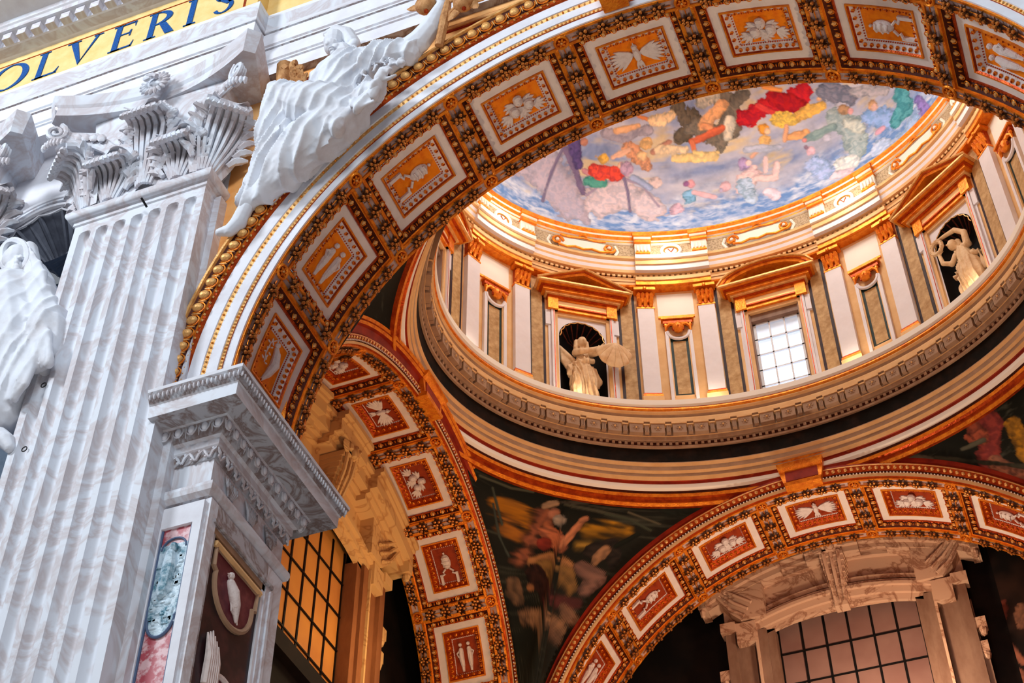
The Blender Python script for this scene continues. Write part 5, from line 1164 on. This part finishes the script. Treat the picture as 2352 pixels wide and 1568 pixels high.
# ================================================================ travertine window aedicules
def big_window(stone, pane, mtx, label, lbwin):
    t = empty('window_aedicule'); Z0 = -9.; jm = 'jamb' if stone == 'trav' else 'jamba'
    def arcz(x, z, c=.10): return z-c*x*x
    def band(mb, x0, x1, z0, z1, y, k, c=.10, n=None, back=.0):
        n = n or max(2, int(abs(x1-x0)/.2)); vs = []
        for i in range(n+1):
            x = x0+(x1-x0)*i/n; vs += [(x, y, arcz(x, z0, c)), (x, back, arcz(x, z0, c)), (x, back, arcz(x, z1, c)), (x, y, arcz(x, z1, c))]
        fs = []
        for i in range(n):
            a = 4*i
            for j in range(4): b = (j+1) % 4; fs.append((a+j, a+4+j, a+4+b, a+b))
        fs += [(0, 1, 2, 3), (4*n+3, 4*n+2, 4*n+1, 4*n)]; mb.add(vs, fs, k)
    a = MB()                                   # wall field behind the frame
    band(a, -2.75, 2.75, 4.70, 6.45, -.02, stone, .06); 
    for s in (-1, 1): a.box(*sorted((s*1.62, s*2.75)), -.02, .02, Z0, 4.9, jm)
    a.build('stone_field', t, False)
    a = MB()                                   # jambs with stepped profile
    for s in (-1, 1):
        for x0, x1, y in ((1.60, 1.78, -.10), (1.78, 1.98, -.18), (1.98, 2.04, -.24), (2.10, 2.50, -.12), (2.50, 2.72, -.22)): a.box(*sorted((s*x0, s*x1)), y, .3 if x0 < 1.7 else .0, Z0, 4.55, jm if x1 != 2.04 else stone)
        a.box(*sorted((s*2.0, s*2.45)), -.30, 0, 4.2, 4.75, stone); a.box(*sorted((s*2.45, s*2.80)), -.34, 0, 4.55, 4.80, stone)
        for i, z in enumerate((3.55, 2.95)): a.box(*sorted((s*2.66, s*(2.95-.07*i))), -.20, 0, z-.16, z+.10, stone); a.ell((s*(2.84-.05*i), -.12, z-.20), (.10, .10, .16), stone, 8)
        a.box(*sorted((s*2.70, s*2.84)), -.14, 0, 1.6, 3.0, jm); a.box(*sorted((s*2.66, s*3.0)), -.2, 0, 1.45, 1.62, stone)
    a.build('jambs', t, False)
    a = MB()                                   # segmental lintel mouldings over the window
    for z0, z1, y in ((4.74, 4.90, -.10), (4.90, 5.06, -.18), (5.06, 5.14, -.26), (5.14, 5.22, -.22), (5.30, 5.42, -.14)): band(a, -2.05, 2.05, z0, z1, y, stone, .09)
    band(a, -1.62, 1.62, 4.52, 4.76, .25, stone, .09, back=.3); a.build('lintel', t, False)
    a = MB()                                   # broken segmental pediment, stepping forward in three pieces
    for x0, x1, dy in ((-3.15, -1.22, -.30), (-1.22, -.62, -.08), (-.62, .62, -.34), (.62, 1.22, -.08), (1.22, 3.15, -.30)):
        for z0, z1, y in ((5.98, 6.12, -.06), (6.12, 6.22, -.16), (6.22, 6.52, -.32), (6.52, 6.60, -.38), (6.60, 6.72, -.46)): band(a, x0-(.35*0), x1, z0, z1, y+dy, stone, .085)
    for s in (-1, 1):
        a.prism([(s*1.72, 4.80), (s*2.30, 4.80), (s*2.55, 5.05), (s*3.10, 5.95), (s*1.72, 5.95)], -.34, 0, stone)
        for d_ in (0, .16, .32): a.tube([(s*(2.2-d_*.6), -.34-.05, 4.86+d_), (s*(2.5-d_*.6), -.40, 5.08+d_), (s*(3.06-d_*.3), -.46, 5.92)], .045, stone, 6)
        a.box(*sorted((s*3.02, s*3.2)), -.6, 0, 5.15, 5.55, stone); a.ell((s*3.12, -.5, 5.08), (.07, .1, .14), stone, 8)
    a.build('pediment', t, False)
    a = MB()                                   # keystone bracket with a small carved head
    for i in range(10):
        z = 5.95-.13*i; w_ = .27-.013*i; y = -.58+.30*S(i/9*PI*.5); a.box(-w_, w_, y, 0, z-.13, z, stone)
    for s in (-1, 0, 1): a.tube([(s*.17, -.62, 5.9), (s*.15, -.56, 5.5), (s*.12, -.40, 5.0), (s*.11, -.33, 4.72)], [.05, .045, .04, .03], stone, 6)
    for i in range(14): q = i/13*2.4*PI; r = .17*(1-i/17); a.ell((-.05+r*Cc(q)*.8, -.62, 6.02+r*S(q)), (.30, .05, .05), stone, 6)
    a.build('keystone_bracket', t)
    a = MB(); a.ell((0, -.70, 6.02), (.13, .12, .17), stone, 10); a.ell((0, -.82, 6.0), (.03, .04, .05), stone, 6)
    for s in (-1, 1): a.ell((s*.13, -.66, 6.08), (.08, .08, .12), stone, 7); a.ell((s*.05, -.80, 6.05), (.025, .02, .02), stone, 5)
    a.build('carved_head', t)
    a = MB(); a.box(-1.7, 1.7, .22, .26, 1.1, 5.0, pane); a.build('panes', t, False); a = MB(); a.box(-1.7, 1.7, -.1, .26, .75, 1.12, 'dark'); a.box(-1.7, 1.7, .1, .26, Z0, .75, 'dark'); a.build('sill', t, False)
    a = MB()
    for i in range(7): x = -1.59+.53*i; a.box(x-.026, x+.026, .195, .22, 1.1, 4.8, 'black')
    for i in range(4): z = 4.0-.80*i; a.box(-1.62, 1.62, .18, .21, z-.018, z+.018, 'black')
    a.build('iron_bars', t, False)
    t.matrix_world = mtx; return tag(t, label, 'window', 'stone window aedicules')
big_window('trav', 'rose', Matrix.Translation((0, 15.62, 0)), 'veined travertine window aedicule with rose panes under the back arch', 1)
big_window('travs', 'amber', Matrix.Translation((-8.95, 7.31, -.75)) @ Matrix.Rotation(PI/2, 4, 'Z'), 'golden stone window aedicule with amber panes seen past the pier', 1)
# ================================================================ figures
def blobs(name, items, k, parent=None, vox=.03, it=4, mtx=None, fold=None, **kw):
    mb = MB()
    for it_ in items:
        if it_[0] == 'e': mb.ell(it_[1], it_[2], k, 14, it_[3] if len(it_) > 3 else None)
        else: mb.chain(it_[1], it_[2], k, 10)
    if mtx is not None: mb.map(lambda x, y, z: mtx @ Vector((x, y, z)))
    o = mb.build(name, parent, **kw); sculpt(o, vox, it, fold); return o
def plainpart(name, mb, parent): return mb.build(name, parent)
# ---- reclining figure in the spandrel: coordinates are positions just in front of the wall
Pq = lambda px, py, y: at(px, py, y=y)
def near(px, py, y0, d): p = at(px, py, y=-y0); return p+(Vector(CAM)-p).normalized()*(d-y0)
def Z2(x, y, d): return near(400+x/2.614, y/2.614, .42, d)     # helper for points read off an enlarged view
fig = empty('spandrel_statue', (-5.2, 0, 4.5), label='reclining white robed statue with one arm raised on the arch spandrel', cat='statue')
def rel_(o, c): o.location = (-c[0], -c[1], -c[2]); return o
FC = (-5.2, 0, 4.5)
body = [
 ('c', [Z2(1000, 690, .35), Z2(1000, 600, .45), Z2(1020, 500, .5), Z2(1040, 420, .5)], [.50, .46, .50, .44]),
 ('c', [Z2(930, 470, .5), Z2(1160, 420, .5)], [.34, .36]), ('c', [Z2(1040, 400, .5), Z2(1025, 340, .55)], [.20, .15]),
 ('c', [Z2(1170, 400, .5), Z2(1290, 350, .5), Z2(1410, 310, .5)], [.33, .34, .27]),                  # raised sleeve
 ('c', [Z2(900, 470, .5), Z2(850, 520, .6), Z2(800, 545, .7)], [.28, .22, .15]),
 ('c', [Z2(1190, 540, .6), Z2(1130, 600, .7), Z2(1200, 540, .9), Z2(1235, 500, .95)], [.22, .24, .17, .10]),  # folded arm
 ('c', [Z2(1000, 700, .45), Z2(830, 660, .8), Z2(660, 600, 1.0)], [.52, .50, .36]),                         # near thigh to knee
 ('c', [Z2(650, 610, 1.0), Z2(620, 800, .7), Z2(580, 1000, .5), Z2(470, 1160, .35)], [.34, .36, .30, .16]), # shin drapery
 ('c', [Z2(960, 760, .5), Z2(820, 860, .6), Z2(690, 1000, .5), Z2(560, 1130, .35), Z2(430, 1250, .25)], [.46, .46, .38, .24, .14]),
 ('c', [Z2(820, 620, .9), Z2(870, 720, 1.0), Z2(960, 760, .95), Z2(1020, 690, .85), Z2(1010, 640, .8)], [.14, .17, .20, .19, .14]),  # rolled cloth
 ('c', [Z2(400, 1200, .3), Z2(470, 1080, .3)], [.10, .14]),
]
rnd = random.Random(5)
folds = []
def fold(pts, r): folds.append(('c', [p+(Vector(CAM)-p).normalized()*.09 for p in pts], [q*.9 for q in r]))
for i in range(6):
    f = i/5; fold([Z2(690+40*f, 640+20*i, .98-.06*i), Z2(660-10*i+60*f, 860, .95-.07*i), Z2(600+14*i, 1050, .66-.05*i), Z2(480+10*i, 1190, .42-.03*i)], [.07, .085, .07, .05])
for i in range(5):
    f = i/4; fold([Z2(980-60*f, 720+35*i, .92-.06*i), Z2(820-30*f, 820+30*i, .98-.08*i), Z2(660+20*f, 980+15*i, .75-.05*i)], [.06, .08, .05])
for i in range(5): fold([Z2(960+35*i, 560, .88), Z2(940+55*i, 470, .92-.03*abs(i-2)), Z2(985+25*i, 370, .78)], [.05, .055, .035])
for i in range(4): fold([Z2(1190+50*i, 330+10*i, .78), Z2(1210+55*i, 390-5*i, .82), Z2(1190+50*i, 440-15*i, .7)], [.035, .06, .04])
for i in range(4): fold([Z2(900-15*i, 430+15*i, .80), Z2(860, 500+12*i, .86), Z2(930+10*i, 540+8*i, .86)], [.04, .05, .035])
for i in range(5): fold([Z2(1150+10*i, 560+12*i, .95), Z2(1090, 610+12*i, 1.0), Z2(1010+20*i, 570+22*i, .98)], [.04, .06, .03])
fold([Z2(860, 575, .95), Z2(930, 590, 1.0), Z2(1010, 620, .95)], [.05, .06, .05])
o = blobs('robed_body', body+folds, 'statue', fig, .026, 2, fold=((.85, 0, -.5), .21, .075, .9)); rel_(o, FC)
head = [('e', Z2(965, 250, .62), (.21, .22, .26)), ('e', Z2(950, 285, .70), (.15, .17, .17)), ('c', [Z2(1010, 300, .58), Z2(1035, 355, .52)], [.15, .17]),
        ('c', [Z2(926, 232, .90), Z2(921, 262, .99)], [.028, .045]), ('e', Z2(943, 288, .93), (.06, .05, .020)), ('e', Z2(947, 300, .92), (.055, .05, .024)), ('e', Z2(955, 320, .89), (.06, .06, .055)),
        ('c', [Z2(902, 240, .84), Z2(915, 225, .90), Z2(930, 227, .90)], [.020, .028, .022]), ('c', [Z2(938, 228, .90), Z2(958, 230, .91), Z2(975, 243, .87)], [.022, .028, .020]), ('e', Z2(956, 248, .87), (.045, .04, .022)), ('e', Z2(910, 250, .84), (.035, .03, .02)), ('e', Z2(975, 285, .80), (.08, .08, .08)), ('c', [Z2(1012, 262, .70), Z2(1016, 282, .70)], [.04, .035])]
rel_(blobs('head', head, 'statue', fig, .012, 1), FC)
hair = [('c', [Z2(915, 205, .68), Z2(970, 190, .62), Z2(1035, 215, .5), Z2(1070, 262, .45)], [.07, .13, .17, .15])]+[('c', [Z2(905+16*i, 213-3*i, .78-.01*i), Z2(965+14*i, 192+10*i, .80-.03*i), Z2(1030+8*i, 215+16*i, .70-.04*i), Z2(1075+4*i, 262+8*i, .52)], [.030, .045, .045, .035]) for i in range(5)]+[('e', Z2(1085, 268, .5), (.11, .11, .11))]
rel_(blobs('hair', hair, 'statue', fig, .014, 1), FC)
def hand(pos, d, side, sc, curl=.6, thumb=1):      # palm and five bent fingers; d = pointing direction
    d, side = Vector(d).normalized(), Vector(side).normalized(); n = d.cross(side); out = [('e', Vector(pos)+d*.05*sc, (.06*sc,)*3), ('c', [Vector(pos)+d*.0, Vector(pos)+d*.09*sc], [.045*sc, .055*sc])]
    for i in range(4):
        b = Vector(pos)+d*.11*sc+side*(i-1.5)*.032*sc; L = (.075, .09, .085, .065)[i]*sc
        p1 = b+d*L*.5; p2 = p1+(d*Cc(curl)+n*S(curl))*L*.5; p3 = p2+(d*Cc(2*curl)+n*S(2*curl))*L*.45; out.append(('c', [b, p1, p2, p3], [.018*sc, .016*sc, .014*sc, .011*sc]))
    b = Vector(pos)+d*.04*sc+side*thumb*.05*sc; out.append(('c', [b, b+(d*.6+side*thumb*.8+n*.3)*.05*sc, b+(d*.95+side*thumb*.6+n*.6)*.09*sc], [.022*sc, .019*sc, .014*sc])); return out
arm = [('c', [Z2(1395, 300, .5), Z2(1470, 250, .5), Z2(1530, 180, .55), Z2(1570, 100, .6), Z2(1600, 40, .62)], [.20, .21, .19, .14, .105])]+hand(Z2(1605, 30, .62), (.25, -.2, 1), (1, 0, -.2), 2.1, .7, -1)
rel_(blobs('raised_arm', arm, 'statue', fig, .02, 2), FC)
arm2 = [('c', [Z2(1180, 580, .95), Z2(1225, 500, .98)], [.12, .10])]+hand(Z2(1225, 500, 1.0), (.5, -.3, .8), (.8, 0, -.5), 1.9, .75, 1)
rel_(blobs('folded_hand', arm2, 'statue', fig, .018, 2), FC)
foot = [('c', [Z2(430, 1250, .3), Z2(385, 1340, .3), Z2(330, 1385, .35), Z2(270, 1395, .4)], [.13, .14, .11, .07])]+[('c', [Z2(300, 1380+7*i, .42-.02*i), Z2(262-2*i, 1388+6*i, .42-.02*i)], [.035, .028]) for i in range(4)]
rel_(blobs('foot', foot, 'statue', fig, .018, 2), FC)
# what the figure holds: a fruiting branch and a bundle with wheat on a post
br = empty('fruit_branch', at(1010, 60, y=-.5), label='golden brown branch with fruits held up by the reclining statue', cat='branch'); BC = tuple(br.location)
mb = MB(); mb.tube([Z2(1590, 275, .3), Z2(1610, 180, .5), Z2(1625, 110, .6), Z2(1640, 40, .6), Z2(1650, -60, .6)], [.08, .085, .09, .075, .06], 'tan', 8)
mb.tube([Z2(1610, 170, .5), Z2(1660, 80, .6), Z2(1720, 10, .65)], [.06, .05, .03], 'tan', 7); mb.tube([Z2(1640, 60, .6), Z2(1580, 10, .6), Z2(1500, 10, .6)], [.05, .04, .03], 'tan', 7); rel_(mb.build('stem', br), BC)
for x, y, r in ((1510, 30, .20), (1735, 15, .19), (1780, -40, .17), (1590, -40, .16)):
    mb = MB(); mb.ell(Z2(x, y, .75), (r, r*.85, r*1.05), 'tan', 12); mb.ell(Z2(x, y, .75)+Vector((.02, 0, -r)), r*.25, 'goldr', 6); rel_(mb.build('fruit', br), BC)
mb = MB()
for x, y, a_ in ((1465, 45, .3), (1690, 75, 2.2), (1790, 20, 1.1), (1820, -5, .2), (1700, -20, 2.8), (1560, 70, 1.4)): mb.ell(Z2(x, y, .65), (.24, .04, .09), 'tan', 8, Matrix.Rotation(a_, 3, 'Y'))
rel_(mb.build('leaves', br), BC)
wb_ = empty('wheat_bundle', at(675, 180, y=-.6), label='golden brown wheat bundle beside a small post behind the statue knee', cat='bundle'); BC = tuple(wb_.location)
mb = MB(); mb.tube([Z2(660, 540, .3), Z2(660, 460, .45), Z2(668, 400, .5)], [.14, .15, .16], 'tan', 10); mb.tube([Z2(655, 425, .62), Z2(680, 405, .62)], .09, 'tan', 8); rel_(mb.build('post', wb_), BC)
mb = MB(); rnd = random.Random(8)
for i in range(26):
    x, y = 705+rnd.random()*85, 420+rnd.random()*130; mb.tube([Z2(x, y, .72), Z2(x+12*rnd.random()-6, y-25, .80), Z2(x+30*rnd.random()-15, y-45, .74)], [.03, .045, .02], 'tan', 5)
mb.tube([Z2(735+28*Cc(q), 400+24*S(q), .7) for q in [2*PI*i/12 for i in range(10)]], .06, 'tan', 7); rel_(mb.build('ears', wb_), BC)
# ---- veiled statue in the shell niche
nun = empty('veiled_statue', (-11, -.3, -1.5), label='white veiled statue with heavy robes in front of the shell niche', cat='statue'); NCn = (-11, -.3, -1.5)
G = lambda x, y, d: near(x/2.75, 530+y/2.75, .42, d)
it = [('c', [G(70, 400, .35), G(70, 520, .45), G(90, 640, .5), G(90, 780, .5)], [.50, .52, .50, .46]), ('c', [G(-40, 390, .3), G(90, 350, .35), G(230, 390, .3)], [.34, .30, .34]),
      ('c', [G(240, 400, .3), G(290, 500, .4), G(300, 640, .45), G(290, 760, .4)], [.34, .30, .40, .36]), ('c', [G(300, 780, .4), G(250, 860, .4), G(190, 900, .35)], [.34, .28, .18]),
      ('c', [G(90, 780, .5), G(90, 900, .5), G(60, 1040, .45), G(20, 1180, .4), G(-20, 1260, .35)], [.48, .44, .40, .34, .24]), ('c', [G(150, 900, .45), G(140, 1000, .4), G(90, 1130, .35)], [.22, .18, .10]),
      ('c', [G(-60, 500, .5), G(-70, 700, .5), G(-60, 900, .5)], [.5, .5, .5])]
fl = [('c', [G(20+32*i, 660-6*i, .95-.02*i), G(40+30*i, 760, .98-.05*abs(i-3)), G(20+20*i, 900+10*i, .9), G(5+12*i, 1060, .78)], [.05, .07, .06, .04]) for i in range(8)]
fl += [('c', [G(40+10*i, 420+22*i, .88), G(130+12*i, 440+26*i, .95), G(225+8*i, 500+30*i, .80)], [.04, .06, .045]) for i in range(5)]
fl += [('c', [G(200+22*i, 560+10*i, .85), G(190+30*i, 680+5*i, .92), G(170+35*i, 800+10*i, .80), G(190+18*i, 880, .62)], [.045, .065, .06, .04]) for i in range(5)]
fl += [('c', [G(190+16*i, 110+25*i, .62), G(215+20*i, 230+20*i, .66), G(240+16*i, 400+20*i, .62)], [.05, .06, .05]) for i in range(4)]
rel_(blobs('robed_body', it+[('c', [p+(Vector(CAM)-p).normalized()*.12 for p in c[1]], c[2]) for c in fl], 'statue', nun, .028, 2, fold=((1, 0, -.25), .27, .05, .7)), NCn)
hd = [('e', G(100, 180, .60), (.25, .22, .33)), ('c', [G(103, 165, .90), G(104, 200, .97)], [.028, .045]), ('e', G(104, 222, .92), (.075, .05, .020)), ('e', G(104, 229, .91), (.065, .05, .024)), ('e', G(104, 246, .87), (.07, .06, .05)), ('c', [G(62, 165, .84), G(78, 155, .89), G(94, 162, .89)], [.018, .026, .018]), ('c', [G(114, 162, .89), G(130, 155, .89), G(146, 165, .84)], [.018, .026, .018]), ('e', G(80, 172, .87), (.04, .04, .02)), ('e', G(128, 172, .87), (.04, .04, .02)), ('c', [G(100, 240, .55), G(100, 300, .5)], [.20, .24])]
rel_(blobs('face', hd, 'statue', nun, .018, 2), NCn)
hood = MB(); pts = [G(95+82*Cc(q), 165+100*S(q), .68) for q in [PI*(.62+1.76*i/24) for i in range(25)]]; hood.tube(pts, .075, 'statue', 8)
hood.grid(lambda u, v: G(95+(82+40*S(PI*v)*(1-v))*Cc(PI*(.55+1.9*u))*(1-.9*v*v), 165+(100)*S(PI*(.55+1.9*u))*(1-.9*v*v), .68-.75*v), 28, 8, 'statue'); rel_(hood.build('hood', nun), NCn)
vl = [('c', [G(185, 120, .45), G(205, 230, .45), G(215, 330, .5)], [.16, .17, .20]), ('c', [G(225, 260, .35), G(300, 330, .3)], [.20, .14])]
rel_(blobs('veil', vl, 'statue', nun, .025, 2), NCn)
ft = [('c', [G(0, 1290, .55), G(40, 1330, .6), G(60, 1370, .62)], [.13, .14, .09])]; rel_(blobs('foot', ft, 'statue', nun, .02, 1), NCn)
# ---- statues standing in the niches of the drum (x right, y outward, z up, metres from the niche floor)
V = Vector
def stand(i, items, parts, label):
    t = empty('drum_statue'); m = 'statue_w'
    blobs('robed_body', items, m, t, .014, 1, fold=((1, 0, .15), .105, .055, 1.2))
    for nm, its in parts: blobs(nm, its, m, t, .014, 1)
    t.matrix_world = dframe(i, -.2, 8.70); tag(t, label, 'statue', 'statues in the drum niches')
c_ = lambda pts, r: ('c', [V(p) for p in pts], r)
folds1 = [c_([(-.22+.07*k, -.12, 1.25), (-.26+.085*k, -.17, .8), (-.30+.09*k, -.12, .18)], [.03, .042, .035]) for k in range(7)]
stand(1, [c_([(.0, .05, 1.25), (.02, .05, 1.55), (.02, .05, 1.78)], [.19, .17, .16]), c_([(-.17, .05, 1.82), (.18, .05, 1.82)], [.10, .10]), c_([(-.02, .05, 1.25), (-.10, .0, .85), (-.16, .0, .15)], [.24, .22, .20]),
          c_([(.05, .05, 1.2), (.12, .0, .75), (.05, .0, .12)], [.22, .20, .16]), c_([(.20, .02, 1.2), (.30, 0, .9), (.22, .0, .6)], [.14, .15, .06]), c_([(-.24, .0, 1.36), (0, -.16, 1.40), (.2, -.08, 1.5)], [.09, .08, .06]), c_([(-.30, .0, 1.30), (-.33, 0, 1.05)], [.07, .09])]+folds1,
      [('head', [('e', V((0, -.02, 2.16)), (.12, .13, .16)), ('e', V((0, -.15, 2.12)), (.02, .03, .035)), c_([(0, .02, 2.0), (0, .03, 1.9)], [.07, .08]), c_([(-.13, .03, 2.2), (-.15, .04, 2.0), (-.12, .04, 1.9)], [.06, .06, .04]), c_([(.12, .03, 2.2), (.14, .04, 2.02), (.10, .04, 1.92)], [.06, .06, .04])]),
       ('arms', [c_([(-.17, .0, 1.80), (-.08, -.20, 1.66), (.22, -.26, 1.74), (.36, -.28, 1.82)], [.09, .08, .06, .045]), c_([(.18, .0, 1.80), (.30, -.15, 1.72), (.42, -.26, 1.80)], [.09, .07, .05])]+hand(V((.36, -.28, 1.82)), (1, 0, .3), (0, 0, 1), .9, .5)),
       ('wing', [c_([(-.20, .12, 1.6), (-.42, .16, 1.85), (-.52, .16, 2.05)], [.08, .10, .05])]+[c_([(-.50+.035*k, .14, 1.98-.05*k), (-.48+.05*k, .12, 1.55-.02*k), (-.38+.05*k, .12, 1.32)], [.04, .04, .02]) for k in range(5)]),
       ('foot', [c_([(.02, -.05, .12), (.04, -.18, .05)], [.06, .04]), c_([(-.2, -.05, .12), (-.2, -.16, .05)], [.06, .04])])], 'winged statue holding out a large shell in the drum niche')
sb = MB(); nn = 60
def shf(u, v): q = PI*(1.0+u); sc = 1+.09*v*abs(S(u*PI*6)); return V((.66+.40*v*sc*Cc(q), -.36-.17*(1-v*v)-.02*v*abs(S(u*PI*6)), 1.66+.50*v*sc*S(q)+.08*(1-v)))
sb.grid(shf, nn, 10, 'statue_w'); sb.tube([(.28, -.38, 1.72), (.5, -.40, 1.66), (.8, -.40, 1.66), (1.06, -.38, 1.76)], [.05, .06, .06, .05], 'statue_w', 6)
o = sb.build('giant_shell', label='large scallop shell carried by the winged drum statue', cat='shell'); o.matrix_world = dframe(1, -.2, 8.70); so = o.modifiers.new('thick', 'SOLIDIFY'); so.thickness = .05
folds2 = [c_([(-.05+.06*k, -.14, 1.30), (-.06+.07*k, -.19, .8), (-.08+.085*k, -.13, .2)], [.028, .04, .035]) for k in range(6)]
stand(-1, [c_([(.12, .05, 1.2), (.12, .04, 1.5), (.08, .03, 1.72)], [.20, .18, .15]), c_([(-.08, .0, 1.70), (.26, .0, 1.78)], [.09, .10]), c_([(.10, .05, 1.25), (.0, .0, .8), (-.05, -.05, .2)], [.23, .19, .14]), c_([(.18, .05, 1.2), (.26, .0, .75), (.28, .0, .15)], [.22, .22, .22]), c_([(-.05, .0, 1.25), (-.18, -.02, 1.1)], [.12, .10]), c_([(.3, .05, 1.45), (.5, .05, 1.35), (.5, .05, .8)], [.09, .07, .06])]+folds2,
      [('head', [('e', V((-.06, -.08, 1.98)), (.12, .13, .15)), ('e', V((-.12, -.21, 1.95)), (.02, .03, .03)), c_([(.0, -.03, 1.88), (.04, .0, 1.78)], [.07, .08]), c_([(.04, .0, 2.05), (.06, .02, 1.92)], [.08, .07])]),
       ('arms', [c_([(.26, .0, 1.80), (.30, -.05, 2.10), (.12, -.12, 2.30), (-.16, -.16, 2.32), (-.28, -.16, 2.34)], [.09, .08, .065, .05, .04]), c_([(-.08, -.02, 1.68), (-.20, -.10, 1.46), (-.38, -.16, 1.60), (-.40, -.18, 1.86)], [.09, .075, .06, .045])]+hand(V((-.40, -.18, 1.86)), (0, 0, 1), (1, 0, 0), .9, .5)+hand(V((-.28, -.16, 2.34)), (-1, 0, -.2), (0, 0, 1), .9, .5)),
       ('foot', [c_([(-.06, -.08, .12), (-.08, -.2, .05)], [.06, .04]), c_([(.2, -.05, .12), (.2, -.16, .05)], [.06, .04])])], 'draped statue lifting a wreath in the right drum niche')
wr = MB(); wr.tube([(-.40+.15*Cc(q), -.2, 2.12+.17*S(q)) for q in [2*PI*i/20 for i in range(20)]], [.045+.012*(i % 2) for i in range(20)], 'statue_w', 7, True)
for i in range(20): q = 2*PI*i/20; wr.ell((-.40+.17*Cc(q), -.23, 2.12+.19*S(q)), (.045, .03, .03), 'statue_w', 6, Matrix.Rotation(-q+1, 3, 'Y'))
o = wr.build('stone_wreath', label='round stone wreath held up by the right drum statue', cat='wreath'); o.matrix_world = dframe(-1, -.2, 8.70)


# ---- dark painted panel on the chapel wall right of the window
yp = 15.86; xs_ = np.linspace(3.35, 7.2, 120); zs_ = np.linspace(-.5, 6.4, 200); XX, ZZ = np.meshgrid(xs_, zs_, indexing='ij')
P = np.stack([XX, np.full_like(XX, yp), ZZ], 2).reshape(-1, 3); u, v = P[:, 0], P[:, 2]; n1 = fbm(u*1.1, v*1.1, 41)
col = lerp((.010, .007, .006), (.05, .022, .014), np.clip((n1-.45)*2.5, 0, 1))
W3 = lambda *q: [tuple(at(a, b, y=yp)) for a, b in q]
paint_strokes(P, col, [(W3((2290, 1400), (2270, 1470), (2300, 1568)), .30, (.22, .05, .03)), (W3((2240, 1372), (2290, 1470), (2352, 1560)), .035, (.20, .15, .11)), (W3((2250, 1400), (2258, 1440)), .12, (.26, .09, .05)), (W3((2346, 1395), (2350, 1430)), .20, (.22, .10, .06)),
    (W3((2310, 1475), (2350, 1520)), .09, (.34, .12, .07)), (W3((2330, 1540), (2360, 1568)), .12, (.28, .10, .06))], u, v, .02, .04, .6, (0, 1, 0))
me = bpy.data.meshes.new('painted_panel'); m_, n_ = 120, 200; idx = np.arange(m_*n_).reshape(m_, n_); fs = np.stack([idx[:-1, :-1], idx[1:, :-1], idx[1:, 1:], idx[:-1, 1:]], 2).reshape(-1, 4)
me.from_pydata(P.tolist(), [], fs.tolist()); me.materials.append(M['paint']); setpaint(me, np.clip(col, 0, 1))
o = bpy.data.objects.new('wall_painting', me); COL.objects.link(o); tag(o, 'dark wall painting with a red-robed figure and staff, right of the rose window', 'painting')
bpy.context.view_layer.update()
